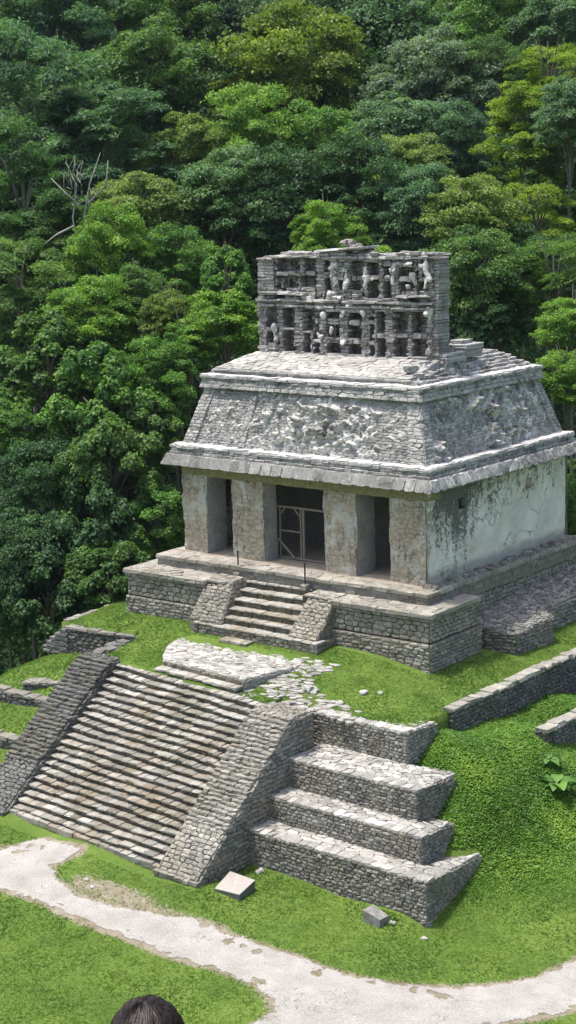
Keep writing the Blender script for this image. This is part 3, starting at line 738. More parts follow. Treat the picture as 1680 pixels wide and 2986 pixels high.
sf2.add([(-8.68,-2.98,-3),(-2.86,-2.78,-3),(-2.86,-1.5,-3),(-8.68,-1.5,-3),(-8.68,-2.98,-2.1),(-2.86,-2.78,-2.1),(-2.86,-1.5,-2.1),(-8.68,-1.5,-2.1)],[(4,5,6,7),(0,1,5,4),(1,2,6,5),(3,0,4,7)],.2)
stones(sf2,[(-8.7,-3.0,-2.95),(-2.84,-2.8,-2.95),(-2.84,-2.8,-2.12),(-8.7,-3.0,-2.12)],.3,.17,h=.05,gap=.01,rnd=.03,tint=(.2,.75))
sf2.build('stair_base',M['base'],stair)
# ---- ruined side block east of the platform
rb=MB()
rb.prism([(.3,1.7),(1.7,2.7),(2.1,2.6),(2.2,4.9),(1.5,5.2),(1.6,11),(.3,11)],-3.6,[-2.05,-2.2,-2.2,-2.1,-2.0,-1.9,-1.6],.3)
stones(rb,[(.5,1.85,-3.4),(2.15,2.5,-3.4),(2.15,2.5,-2.15),(.5,1.85,-2.0)],.3,.13,h=.06,gap=.01,rnd=.04,rough=.03,tint=(.15,.5))
stones(rb,[(2.15,2.5,-3.4),(2.3,4.9,-3.4),(2.3,4.9,-2.05),(2.15,2.5,-2.15)],.3,.14,h=.06,gap=.01,rnd=.04,rough=.03,tint=(.15,.5))
stones(rb,[(2.3,4.9,-3.4),(1.65,5.2,-3.4),(1.65,5.2,-2.0),(2.3,4.9,-2.05)],.3,.14,h=.05,gap=.01,tint=(.15,.5))
stones(rb,[(1.65,5.2,-3.4),(1.75,11,-3.4),(1.75,11,-1.9),(1.65,5.2,-2.0)],.35,.16,h=.06,gap=.01,rnd=.04,rough=.03,tint=(.2,.6))
for P in ([(.32,1.75,-1.85),(1.7,2.3,-2.1),(2.2,2.5,-2.16),(2.32,4.95,-2.06),(.32,5.3,-1.45)],[(.32,5.3,-1.45),(1.65,5.2,-1.98),(1.75,11,-1.88),(.32,11,-1.25)]):
    n_=len(P);rb.add([(p[0],p[1],p[2]-.03) for p in P],[tuple(range(n_))],.2)
    stones(rb,[(p[0],p[1],p[2]) for p in P],.26,.13,h=.07,gap=.008,rnd=.03,rough=.035,rowj=.25,tint=(.1,.85))
rb.build('collapsed_side_block',M['terrace'],temple)
# ---- gate and railing stubs
gate=empty('wooden_gate',(-6.45,.95,-.18),'weathered wooden rail gate closing the dark central doorway','gate')
def beam(a,b,r,name):
    m=MB();m.tube([a,V(a).lerp(V(b),.5)+V((0,0,.008)),b],r,6);m.build(name,M['wood'],gate)
gy=.92
beam((-7.62,gy,1.86),(-5.1,gy,1.86),.045,'top_rail')
for x,r in ((-7.55,.04),(-6.52,.04),(-6.38,.055),(-5.32,.045)): beam((x,gy+.05,-.15),(x,gy+.05,1.84),r,'post')
beam((-7.55,gy-.02,.92),(-6.5,gy-.02,.92),.035,'middle_rail')
beam((-7.6,gy-.05,.6),(-6.8,gy-.05,-.1),.045,'brace')
beam((-7.52,gy,1.52),(-7.24,gy,1.82),.03,'brace');beam((-6.55,gy,1.55),(-6.8,gy,1.83),.03,'brace')
beam((-7.6,gy,-.14),(-5.2,gy,-.14),.04,'bottom_rail')
for k,(x,y,h_) in enumerate(((-8.2,-.85,.98),(-4.75,-1.05,.98))):
    t_=empty('iron_post',(x,y,-.66),['rusty iron post standing on the left side of the small stair','rusty iron post standing on the right side of the small stair'][k],'post','iron posts at the head of the small stair')
    m=MB();m.tube([(x,y,-.7),(x,y,-.66+h_)],.032,8);m.box(x-.045,x+.045,y-.045,y+.045,-.66+h_-.03,-.66+h_);m.build('upright',M['iron'],t_)
    m=MB();block(m,x-.14,x+.14,y-.14,y+.14,-.7,-.5,tint=.5);m.build('footing',M['base'],t_)
m=MB();block(m,-8.0,-7.65,-.05,.25,-.2,.03,j=.02,tint=.6)
tag(m.build('threshold_stone',M['base']),'small squared stone block beside the left edge of the central doorway','stone')
# ================================================================== TERRAIN heights
def tps_fit(P):
    P=np.array(P,float);n=len(P);X=P[:,:2]
    d=np.sqrt(((X[:,None]-X[None])**2).sum(2));K=np.where(d>0,d*d*np.log(d+1e-9),0)+np.eye(n)*.15
    A=np.zeros((n+3,n+3));A[:n,:n]=K;A[:n,n]=1;A[:n,n+1:]=X;A[n,:n]=1;A[n+1:,:n]=X.T
    w=np.linalg.solve(A,np.concatenate([P[:,2],[0,0,0]]));return X,w
def tps_eval(m,x,y):
    X,w=m;x=np.asarray(x,float);y=np.asarray(y,float);s=x.shape;x=x.ravel();y=y.ravel();out=np.empty(len(x))
    for a in range(0,len(x),20000):
        q=np.stack([x[a:a+20000],y[a:a+20000]],1);d2=((q[:,None]-X[None])**2).sum(2)
        out[a:a+20000]=(.5*d2*np.log(d2+1e-12))@w[:-3]+w[-3]+q@w[-2:]
    return out.reshape(s)
GP=[(-9,-12.3,-6.85),(-9,-13.6,-7.05),(-9,-16,-7.3),(-5,-12.4,-6.9),(-5,-14,-7.15),(-5,-17,-7.4),(0,-12.8,-7.0),(0,-14.5,-7.35),(0,-18,-7.5),(-.3,-10.4,-7.2),(3.5,-10.3,-7.33),(6.8,-10.2,-7.5),(3.5,-13,-7.4),
(7,-12.5,-7.5),(10,-11,-7.5),(9.5,-8.5,-7.45),(12,-8,-7.5),(13,-13,-7.5),(8,-16,-7.5),(-13,-12.5,-6.95),(-16,-14,-7.1),(-14,-20,-7.5),(8,-22,-7.6),(-2,-24,-7.6),
(2,-7,-5.6),(4,-7.6,-6.0),(3,-9.6,-7.0),(5.5,-8.6,-6.6),(6.3,-9.6,-7.0),(-5,-9,-6.6),(-5,-11,-7.0),(-8,-9,-6.6),(-2,-9,-6.6),(-9,-7,-5),(-4,-7,-5),
(6.95,-7.2,-6.55),(7.1,-8.6,-7.1),(6.05,-7.3,-5.68),(5.25,-6.0,-4.8),(3.6,-4.4,-3.75),(3.7,-3.4,-4.05),(3.9,0,-4.4),(3.9,5,-5.0),(4.1,9,-5.2),(5.2,-.9,-4.5),(5.4,2,-4.6),(5.6,-2.3,-4.55),
(5.9,-.6,-5.0),(6.1,1.2,-5.6),(6.3,6,-6.0),(7.2,-4.5,-5.9),(8.2,-6.3,-6.8),(7.4,-1.5,-5.75),(9.2,-3,-6.9),(9.2,2,-6.9),(11,-5,-7.4),(12,0,-7.5),(12,8,-7.6),(9,10,-7),
(-10.9,-6.3,-3.3),(-11,-7.4,-3.75),(-12,-7.5,-3.9),(-13.5,-7.7,-4.2),(-15,-7.6,-4.35),(-12,-5,-3.65),(-14,-5.2,-3.8),(-10.9,-4.6,-3.2),(-16,-6,-4.6),
(-12,-9.2,-5.05),(-14,-9.4,-5.15),(-11,-9.6,-5.2),(-12,-10.8,-6.1),(-15,-10.8,-6.2),(-11,-11.4,-6.5),
(-16.5,-3,-4.6),(-16,0,-4.6),(-15.5,4,-5),(-15,9,-5.5),(-10,13,-6),(0,13,-6),(-5,4,-4.5),(-5,0,-4.5),(0,4,-4.5),(0,-2,-4.2),(-17.5,-9,-7),(-17,-12.5,-7.2)]
gm=tps_fit(GP)
UP=[(-15.3,-4,-2.9),(-15.3,-2,-2.8),(-14.8,0,-2.6),(-14.6,4,-2.5),(-14.5,9,-2.6),(-13,-2,-2.45),(-11,-2.3,-2.45),(-9.4,-3.2,-2.5),(-10,-5,-2.76),(-12,-4.2,-2.75),(-14,-4.4,-2.85),(-9.6,-6.4,-2.88),(-10.4,-5.5,-2.9),(-8,-6.4,-2.85),(-8.4,-5,-2.7),
(-7,-4.5,-2.62),(-4,-4,-2.6),(-2.7,-3.2,-2.52),(-1,-2.6,-2.5),(1.1,-1.9,-2.8),(2.2,-1,-3.0),(-2.5,-5,-2.8),(-1,-5,-2.95),(1,-4.5,-3.05),(3,-4.5,-3.25),(-1,-6.2,-3.16),(1,-6.1,-3.24),(3.2,-6.1,-3.27),(-3,-6.2,-2.98),(-5,-6.8,-2.9),(-8,-6.75,-2.92),(-2.5,-7.1,-2.98),
(3.2,-3,-3.28),(2.2,1,-3.0),(3.2,1,-3.2),(2.4,3.6,-3.0),(3.3,5,-3.2),(2.2,8,-2.95),(3.3,10,-3.2)]
um=tps_fit(UP)
FX=[-200,-60,0,60,66,70,75,82,90,100,115,130,170,260,500]
FZ=[-7.5,-7.5,-7.5,-7.5,-8,-10,-12,-10,-6,0,8,17,36,52,60]
def far_z(x,y):
    fd=(x-31.9)*-.635+(y+46.5)*.772
    z=np.interp(fd,FX,FZ)
    d=np.sqrt((x-31.9)**2+(y+46.5)**2)
    return np.maximum(z,np.where(d<60,12.05-np.maximum(0,d-1.5)*.78,-99))
def sstep(a,b,x):
    t=np.clip((x-a)/(b-a),0,1);return t*t*(3-2*t)
def ground_z(x,y):
    x=np.asarray(x,float);y=np.asarray(y,float)
    dx=np.maximum(0,np.maximum(-17-x,x-12.5));dy=np.maximum(0,np.maximum(-23-y,y-12.5))
    w=1-sstep(0,5,np.hypot(dx,dy))
    core=tps_eval(gm,np.clip(x,-19,15),np.clip(y,-25,15))
    return core*w+far_z(x,y)*(1-w)
def upper_z(x,y): return tps_eval(um,x,y)
# ================================================================== STEPPED BASE
base=empty('stepped_base',(-4.5,-9.5,-7.),'broad grey stairway with sloping balustrades and four stepped terraces below the temple','pyramid base')
XL,XR=-9.1,-1.72
def sk_y(x,k):
    s=(x-XL)/(XR-XL);l=-6.72-k*.2625;r=-7.25-k*.2495
    return l+(r-l)*s
def sk_z(x,k):
    s=(x-XL)/(XR-XL);return -2.9-.187*k+s*(-.1+.003*k)+.02*math.sin(x*1.3+k*.9)
ms=MB();mk=MB()
def moss(x,g): return g
for k in range(0,21):
    zf=lambda x:sk_z(x,k)-sk_z(0,k)
    yf=lambda x:sk_y(x,k)-sk_y(0,k)+.012*math.sin(x*2.1+k)
    y=sk_y(0,k);z=sk_z(0,k);wd=R.choice([(.2,.5),(.25,.6),(.18,.38)])
    block_row(ms,XL-.05,XR+.1,y-.03,y+.30,z-.058,z,w=wd,tint=(.15,1.),j=.017,yj=.034,zj=.016,zf=zf,yf=yf,gap=.010)
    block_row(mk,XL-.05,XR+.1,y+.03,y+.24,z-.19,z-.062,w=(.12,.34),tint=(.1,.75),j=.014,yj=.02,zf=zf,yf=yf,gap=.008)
    for a in np.linspace(XL,XR,9)[:-1]:
        b=a+(XR-XL)/8;zz=[sk_z(a,k)-.05,sk_z(b,k)-.05,sk_z(b,k)-.05,sk_z(a,k)-.05]
        mk.prism([(a,sk_y(a,k)+.06),(b,sk_y(b,k)+.06),(b,sk_y(b,k)+.5),(a,sk_y(a,k)+.5)],[v-.3 for v in zz],zz,.15)
block_row(ms,XL-.1,XR+.1,sk_y(0,20)-.2,sk_y(0,20)+.2,-6.93,-6.72,w=(.25,.55),tint=(.4,.9),j=.02,yf=lambda x:sk_y(x,20)-sk_y(0,20),zf=lambda x:-.02*(x+9))
block_row(ms,-7.5,-2.6,sk_y(0,0)+.24,sk_y(0,0)+.8,sk_z(0,0)-.1,sk_z(0,0)-.005,w=(.25,.6),tint=(.3,1.),zf=lambda x:sk_z(x,0)-sk_z(0,0),yf=lambda x:sk_y(x,0)-sk_y(0,0),j=.02)
# two extra steps and the landing in front of the small stair
yf2=lambda x:-.06*(x+7.2)
block_row(ms,-7.3,-3.25,-6.62,-6.0,-2.84,-2.74,w=(.25,.6),tint=(.6,1.),yf=yf2,j=.02)
block_row(mk,-7.3,-3.25,-6.57,-6.0,-3.0,-2.845,w=(.15,.3),tint=(.3,.8),yf=yf2,j=.02)
block_row(mk,-7.2,-3.3,-6.25,-5.6,-2.76,-2.59,w=(.12,.24),tint=(.4,.9),yf=yf2,j=.02,yj=.03)
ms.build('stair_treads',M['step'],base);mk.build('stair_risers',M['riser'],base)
la=MB()
lp=[(-7.2,-6.2),(-3.25,-6.42),(-3.1,-5.4),(-2.7,-4.2),(-3.0,-3.2),(-8.4,-3.25),(-8.75,-3.7),(-8.5,-4.6),(-7.8,-5.6)]
la.prism(lp,-3.2,-2.575,.4)
stones(la,[(*p,-2.575) for p in lp],.4,.22,h=.03,gap=.009,rnd=.03,rowj=.35,rough=.02,tint=(.15,1.))
for i in range(len(lp)):
    p,q=lp[i],lp[(i+1)%len(lp)]
    stones(la,[(*p,-3.0),(*q,-3.0),(*q,-2.6),(*p,-2.6)],.24,.12,h=.03,gap=.008,rnd=.02,tint=(.2,.7))
la.build('landing_paving',M['pave'],base);la=MB()
# crumbling paving spreading into the grass
for i in range(300):
    t=R.random();x=-3.6+4.2*t+R.uniform(-.5,1.2);y=-5.3-.9*t+R.uniform(-1.0,.6)
    if R.random()<.4: x=R.uniform(-3.3,-1.6);y=R.uniform(-5.9,-3.2)
    if -4.4>x or y<-6.35: continue
    s=R.uniform(.06,.2);z=float(upper_z(x,y))
    poly=[(x+s*R.uniform(.8,1.5)*math.cos(a),y+s*R.uniform(.6,1.1)*math.sin(a),z+.015) for a in [j*1.047 for j in range(6)]]
    la.add([(p[0],p[1],z-.05) for p in poly]+poly+[(x,y,z+.035)],[(j,(j+1)%6,6+(j+1)%6,6+j) for j in range(6)]+[(6+j,6+(j+1)%6,12) for j in range(6)],R.uniform(.0,.8))
la.build('broken_paving',M['pave'],base)
# balustrades: little stepped courses
def balustrade(x0,x1,yt,zt,yb,zb,sides,t0,ext=.45):
    m=MB();n=37
    m.add([(x0+.05,yb+.1,zb-.4),(x1-.05,yb+.1,zb-.4),(x1-.05,yt+ext,zb-.4),(x0+.05,yt+ext,zb-.4),(x0+.05,yb+.15,zb),(x1-.05,yb+.15,zb),(x1-.05,yt+.15,zt-.05),(x0+.05,yt+.15,zt-.05),(x1-.05,yt+ext,zt-.05),(x0+.05,yt+ext,zt-.05)],
        [(0,1,5,4),(4,5,6,7),(7,6,8,9),(1,2,8,6,5),(3,0,4,7,9)],.15)
    lowc=11
    for i in range(lowc,n):
        f=(i+1)/n;z=zb+(zt-zb)*f;y=yb+(yt-yb)*i/n+.05*math.sin(i*.9)*.6
        dz=(zt-zb)/n
        w_=R.choice([(.14,.34),(.2,.5),(.12,.26)])
        block_row(m,x0+R.uniform(-.05,.04),x1+R.uniform(-.05,.04),y-.04,y+.38,z-dz*1.02,z,w=w_,tint=t0,j=.02,yj=.035,zj=.018,gap=.006)
    f=lowc/n;zz=zb+(zt-zb)*f;yy=yb+(yt-yb)*f
    stones(m,[(x0,yb+.02,zb),(x1,yb+.02,zb),(x1,yy+.02,zz),(x0,yy+.02,zz)],.24,.15,h=.05,gap=.01,rnd=.03,rough=.02,rowj=.1,tint=(t0[0]+.15,t0[1]+.1))
    block_row(m,x0-.06,x1+.06,yb-.12,yb+.3,zb-.12,zb+.02,w=(.2,.4),tint=t0,j=.02,yj=.03);block_row(m,x0-.03,x1+.06,yb-.06,yb+.3,zb-.35,zb-.12,w=(.2,.4),tint=t0,j=.02)
    if 'R' in sides: stones(m,[(x1,yb+.05,zb-.3),(x1,yt+ext,zb-.3),(x1,yt+ext,zt-.05),(x1,yt,zt-.05),(x1,yb+.05,zb)],.26,.15,h=.04,gap=.01,rnd=.03,rough=.02,tint=(.2,.7))
    if 'L' in sides: stones(m,[(x0,yt+ext,zb-.3),(x0,yb+.05,zb-.3),(x0,yb+.05,zb),(x0,yt,zt-.05),(x0,yt+ext,zt-.05)],.26,.15,h=.04,gap=.01,rnd=.03,tint=(.2,.6))
    stones(m,[(x0,yt,zt-.03),(x1,yt,zt-.03),(x1,yt+ext,zt-.03),(x0,yt+ext,zt-.03)],.22,.16,h=.06,gap=.01,rnd=.04,rough=.03,tint=(t0[0]+.1,t0[1]+.1))
    return m
bR=balustrade(-1.72,.0,-7.75,-2.95,-12.6,-6.88,'LR',(.25,.8),1.0);bR.build('balustrade',M['terrace'],base)
bL=balustrade(-10.75,-9.12,-6.95,-2.72,-12.35,-6.75,'LR',(.1,.55))
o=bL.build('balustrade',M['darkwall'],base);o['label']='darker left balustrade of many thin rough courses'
# ruined stones climbing from the left balustrade to the retaining wall
m=MB()
for k in range(26):
    t=k/26;x=-10.6-.3*t+R.uniform(-.25,.25);y=-6.4+1.9*t+R.uniform(-.15,.15);s=R.uniform(.1,.22);z=-2.95+.1*t
    block(m,x-s*1.3,x+s*1.3,y-s,y+s,z-.12,z+R.uniform(.02,.12),j=.03,tint=R.uniform(.2,.8))
m.build('balustrade_rubble',M['darkwall'],base)
def terrace(x0,x1,yf,zt,zb,yb,ztb,yp,xs_,tt=(.2,.85)):
    """x0..x1 front at yf, top zt, foot zb; side face back to yb (top there ztb); paving back to yp"""
    m=MB()
    m.add([(x0,yf+.05,zb-.3),(x1-.05,yf+.05,zb-.3),(x1-.05,yb,zb-.3),(x0,yb,zb-.3),(x0,yf+.05,zt-.03),(x1-.05,yf+.05,zt-.03),(x1-.05,yb,ztb-.03),(x0,yp+.3,zt-.03)],
      [(0,1,5,4),(1,2,6,5),(4,5,6,7),(2,3,7,6)],.15)
    stones(m,[(x0,yf,zb-.25),(x1,yf,zb-.25),(x1,yf,zt),(x0,yf,zt)],.215,.118,h=.035,gap=.009,rnd=.024,rough=.014,rowj=.13,tint=(tt[0]-.1,tt[1]+.1))
    stones(m,[(x1,yf,zb-.25),(x1,yb,zb-.25),(x1,yb,ztb),(x1,yf,zt)],.21,.115,h=.035,gap=.009,rnd=.024,rough=.014,rowj=.13,tint=(tt[0]-.1,tt[1]-.05))
    o=m.build('terrace_wall',M['terrace'],base)
    c=MB()
    ya=yf;rows=3
    stones(c,[(x0,yf-.03,zt-.0),(x1+.03,yf-.03,zt-.0),(x1+.03,yf+.38,zt-.0),(x0,yf+.38,zt-.0)],.3,.4,h=.035,gap=.007,rnd=.02,rowj=0,rough=.018,tint=(.2,.9))
    stones(c,[(x0,yf+.38,zt),(x1+.0,yf+.38,zt),(x1+.0,yb+.1,ztb),(xs_,yp,zt),(x0,yp,zt)],R.choice([.3,.34,.42]),.22,h=.03,gap=.01,rnd=.02,rough=.018,rowj=.3,tint=(.1,1.))
    c.build('terrace_top',M['pave'],o)
terrace(-.05,6.8,-10.1,-6.0,-7.55,-7.15,-6.2,-8.95,6.0,(.15,.8))
terrace(-.05,5.9,-9.07,-5.2,-6.2,-7.3,-5.3,-7.95,5.2)
terrace(-.05,5.07,-8.05,-4.24,-5.35,-6.0,-4.35,-6.15,3.5)
terrace(-1.95,3.42,-6.22,-3.22,-4.35,-4.5,-3.36,-5.55,2.4)
# ---- free retaining walls
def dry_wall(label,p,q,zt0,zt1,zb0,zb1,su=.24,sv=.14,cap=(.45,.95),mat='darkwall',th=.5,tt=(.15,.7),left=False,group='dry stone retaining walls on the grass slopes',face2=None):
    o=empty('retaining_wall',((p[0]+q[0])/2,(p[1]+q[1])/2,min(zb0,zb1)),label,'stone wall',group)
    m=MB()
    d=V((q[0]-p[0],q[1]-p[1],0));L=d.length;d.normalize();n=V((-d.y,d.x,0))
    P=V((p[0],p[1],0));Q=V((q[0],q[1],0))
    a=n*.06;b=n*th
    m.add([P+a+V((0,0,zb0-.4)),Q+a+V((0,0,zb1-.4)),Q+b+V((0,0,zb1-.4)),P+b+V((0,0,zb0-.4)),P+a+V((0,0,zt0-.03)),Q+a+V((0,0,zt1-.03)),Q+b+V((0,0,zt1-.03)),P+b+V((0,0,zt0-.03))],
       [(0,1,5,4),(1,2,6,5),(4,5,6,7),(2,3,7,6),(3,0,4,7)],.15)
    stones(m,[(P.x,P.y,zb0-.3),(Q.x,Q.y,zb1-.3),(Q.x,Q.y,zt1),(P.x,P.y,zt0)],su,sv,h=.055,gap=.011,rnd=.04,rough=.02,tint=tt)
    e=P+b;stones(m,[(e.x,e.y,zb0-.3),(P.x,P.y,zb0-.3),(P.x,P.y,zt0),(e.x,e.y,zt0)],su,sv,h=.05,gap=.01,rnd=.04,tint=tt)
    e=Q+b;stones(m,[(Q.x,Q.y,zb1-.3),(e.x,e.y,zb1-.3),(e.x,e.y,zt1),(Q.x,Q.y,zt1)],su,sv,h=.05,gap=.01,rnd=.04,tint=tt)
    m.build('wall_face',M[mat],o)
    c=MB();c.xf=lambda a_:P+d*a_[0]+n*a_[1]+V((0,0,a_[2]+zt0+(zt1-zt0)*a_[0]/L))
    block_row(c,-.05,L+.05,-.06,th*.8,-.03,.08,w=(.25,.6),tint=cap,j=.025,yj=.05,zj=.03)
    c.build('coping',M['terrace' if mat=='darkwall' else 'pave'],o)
    return o
dry_wall('long dry stone retaining wall with pale coping running back along the right grass bank',(3.42,-3.5),(3.55,10.5),-3.22,-3.22,-4.1,-5.2)
dry_wall('short lower retaining wall at the right edge below the long wall',(5.55,-1.15),(5.75,9),-4.2,-4.2,-5.0,-6.3)
w_=dry_wall('dark retaining wall on the left bank nearest the platform corner',(-14.3,-4.35),(-10.2,-3.75),-2.83,-2.86,-3.85,-3.35,cap=(.2,.5))
m=MB()
for i,(l,z) in enumerate(((.3,-2.9),(.55,-3.1),(.8,-3.3),(1.1,-3.5),(1.35,-3.72))):
    stack(m,-14.3-l,-14.2,-4.45,-3.9,z-.25,z,rh=.12,w=(.2,.4),xj=.06,tint=(.15,.8))
m.build('ruined_end',M['darkwall'],w_)
dry_wall('dark retaining wall stepping down beside the left balustrade at mid height',(-16.5,-8.6),(-11.1,-8.45),-4.2,-4.22,-5.3,-5.15,cap=(.2,.5))
dry_wall('small upper wall piece climbing to the left balustrade',(-12.9,-7.9),(-10.8,-7.45),-3.95,-3.8,-4.6,-4.5,cap=(.2,.5),th=.6)
dry_wall('lowest dark retaining wall at the left edge by the balustrade foot',(-16.5,-10.15),(-11.0,-10.1),-5.2,-5.25,-6.3,-6.4,cap=(.2,.5))
dry_wall('low mossy edge wall along the back left rim of the grass terrace',(-14.9,9),(-15.2,-3.6),-2.62,-2.86,-4.2,-4.0,cap=(.3,.8),th=.4)
# ---- marker slab and block on the lawn
mkr=empty('marker_slab',(.62,-11.65,-7.2),'pinkish blank flat information slab lying tilted on the grass beside the stair foot','marker')
m=MB()
pts=[(.55,-12.39),(1.44,-12.29),(1.3,-11.4),(.25,-11.34)]
m.prism(pts,-7.5,[-7.03,-7.03,-6.93,-6.93],.5);m.build('slab_body',M['markerside'],mkr)
m=MB();cx=sum(p[0] for p in pts)/4;cy=sum(p[1] for p in pts)/4
q=[(cx+(p[0]-cx)*1.02,cy+(p[1]-cy)*1.02) for p in pts];m.prism(q,[-7.025,-7.025,-6.925,-6.925],[-6.995,-6.995,-6.895,-6.895]);m.build('slab_face',M['marker'],mkr)
m=MB();c=V((5.42,-10.72,-7.27))
vs=[(-.3,-.22,-.35),(.3,-.26,-.35),(.36,.12,-.35),(-.2,.2,-.35),(-.36,-.2,.24),(.28,-.22,.1),(.36,.1,.14),(-.24,.18,.3)]
m.add([c+V(v) for v in vs],[(3,2,1,0),(4,5,6,7),(0,1,5,4),(1,2,6,5),(2,3,7,6),(3,0,4,7)],.6)
o=m.build('fallen_block',M['boulder']);tag(o,'grey squared fallen block on the grass in front of the lowest terrace wall','stone block')
def pebble(x,y,s,label,fn=upper_z,grp='loose white stones on the upper grass'):
    m=MB();z=float(fn(x,y));lump(m,(x,y,z+s*.15),(s,s*.8,s*.6),x*3+y,7,.9,.8)
    tag(m.build('loose_stone',M['pave'],smooth=False),label,'stone',grp)
pebble(.33,-4.33,.14,'left one of the two small pale stones alone in the upper grass')
pebble(.74,-4.04,.13,'right one of the two small pale stones alone in the upper grass')
pebble(-1.3,-5.15,.24,'largest bleached stone at the edge of the broken paving')
pebble(.05,-5.3,.17,'pale stone on the rim of the paving above the top terrace')
pebble(.62,-10.35,.14,'small white stone at the foot of the lowest terrace by the balustrade',ground_z,'white stones along the lower wall foot')
pebble(5.9,-10.6,.13,'small white stone right of the fallen grey block',ground_z,'white stones along the lower wall foot')
pebble(6.95,-10.5,.1,'small white stone below the outer corner of the lowest terrace',ground_z,'white stones along the lower wall foot')
pebble(-3.4,-14.0,.1,'small white stone on the worn grass below the stair',ground_z,'white stones along the lower wall foot')
pebble(-2.9,-14.25,.09,'smaller white stone beside the path edge below the stair',ground_z,'white stones along the lower wall foot')
# ================================================================== GROUND
PATH=[(-30,-13.5),(-12,-13.9),(-7.46,-14.03),(-7.08,-13.46),(-6.7,-12.75),(-6.18,-12.77),(-5.0,-12.65),(-4.83,-13.04),(-5.14,-13.96),(-4.2,-14.55),(-3.13,-14.91),(-1.59,-14.65),(-0.15,-14.36),(1.27,-13.93),(3.37,-13.88),(5.59,-13.76),(6.97,-13.74),(7.97,-13.41),(8.82,-12.98),(9.58,-12.45),(10.23,-11.81),(10.92,-10.92),(11.31,-9.41),(11.5,-2),(12,12),(14,12),(13.6,-4),(12.9,-9),(12.49,-11.52),(12.27,-12.21),(11.82,-12.84),(11.35,-13.58),(10.6,-15.5),(10.3,-24),(5.0,-24),(6.22,-17.25),(6.28,-16.51),(5.88,-16.02),(4.89,-15.68),(3.34,-15.57),(2.0,-15.77),(0.66,-15.69),(-1.24,-15.74),(-3.73,-15.69),(-5.47,-15.77),(-12,-16.2),(-30,-16)]
def inpoly(x,y,poly):
    c=np.zeros(x.shape,bool);n=len(poly)
    for i in range(n):
        x1,y1=poly[i];x2,y2=poly[(i+1)%n]
        k=((y1>y)!=(y2>y))&(x<(x2-x1)*(y-y1)/(y2-y1+1e-12)+x1);c^=k
    return c
def dpoly(x,y,poly):
    d=np.full(x.shape,1e9);n=len(poly)
    for i in range(n):
        x1,y1=poly[i];x2,y2=poly[(i+1)%n];dx,dy=x2-x1,y2-y1
        t=np.clip(((x-x1)*dx+(y-y1)*dy)/(dx*dx+dy*dy),0,1);d=np.minimum(d,np.hypot(x-x1-t*dx,y-y1-t*dy))
    return d
def nmesh(name,verts,quads,mats,attrs=None,parent=None,smooth=True,tint=None):
    verts=np.asarray(verts,np.float32);quads=np.asarray(quads,np.int32);k=quads.shape[1]
    me=bpy.data.meshes.new(name);me.vertices.add(len(verts));me.vertices.foreach_set('co',verts.ravel())
    me.loops.add(quads.size);me.loops.foreach_set('vertex_index',quads.ravel())
    me.polygons.add(len(quads));me.polygons.foreach_set('loop_start',np.arange(0,quads.size,k,dtype=np.int32))
    me.polygons.foreach_set('loop_total',np.full(len(quads),k,np.int32))
    me.update(calc_edges=True)
    if smooth: me.polygons.foreach_set('use_smooth',np.ones(len(quads),bool))
    for a,(dom,val) in (attrs or {}).items():
        t=me.attributes.new(a,'FLOAT',dom);t.data.foreach_set('value',np.asarray(val,np.float32))
    if mats: me.materials.append(mats)
    o=bpy.data.objects.new(name,me);COL.objects.link(o)
    if parent:o.parent=parent
    return o
def gridmesh(xs_,ys_,zfn,mask=None):
    X,Y=np.meshgrid(xs_,ys_);Z=zfn(X,Y);nx=len(xs_);ny=len(ys_)
    i,j=np.meshgrid(np.arange(nx-1),np.arange(ny-1));a=(j*nx+i)
    q=np.stack([a,a+1,a+nx+1,a+nx],-1).reshape(-1,4)
    if mask is not None:
        cx=(X[:-1,:-1]+X[1:,1:])/2;cy=(Y[:-1,:-1]+Y[1:,1:])/2;q=q[mask(cx,cy).ravel()]
    v=np.stack([X,Y,Z],-1).reshape(-1,3)
    u,inv=np.unique(q,return_inverse=True);return v[u],inv.reshape(q.shape)
def skirt(v,q,dz):
    e=np.concatenate([q[:,[0,1]],q[:,[1,2]],q[:,[2,3]],q[:,[3,0]]]);k=np.sort(e,1);u,ix,ct=np.unique(k,axis=0,return_index=True,return_counts=True)
    b=e[ix[ct==1]];n=len(v);m=len(b)
    lo=v[b.ravel()]-np.array([0,0,dz]);nq=np.stack([b[:,1],b[:,0],n+np.arange(m)*2,n+np.arange(m)*2+1],1)
    return np.concatenate([v,lo]),np.concatenate([q,nq])
rng=np.random.default_rng(5)
def vnoise(x,y,s,seed=0):
    """cheap value noise"""
    x=np.asarray(x)/s+seed*17.3;y=np.asarray(y)/s+seed*5.1
    xi=np.floor(x).astype(int);yi=np.floor(y).astype(int);fx=x-xi;fy=y-yi;fx=fx*fx*(3-2*fx);fy=fy*fy*(3-2*fy)
    def h(a,b):
        n=(a*374761393+b*668265263+seed*974711)&0x7fffffff;n=((n^(n>>13))*1274126177)&0x7fffffff;return (n&0xffff)/65535.
    return (h(xi,yi)*(1-fx)+h(xi+1,yi)*fx)*(1-fy)+(h(xi,yi+1)*(1-fx)+h(xi+1,yi+1)*fx)*fy
def fbm(x,y,s,seed=0): return (vnoise(x,y,s,seed)+.5*vnoise(x,y,s/2.1,seed+1)+.25*vnoise(x,y,s/4.3,seed+2))/1.75
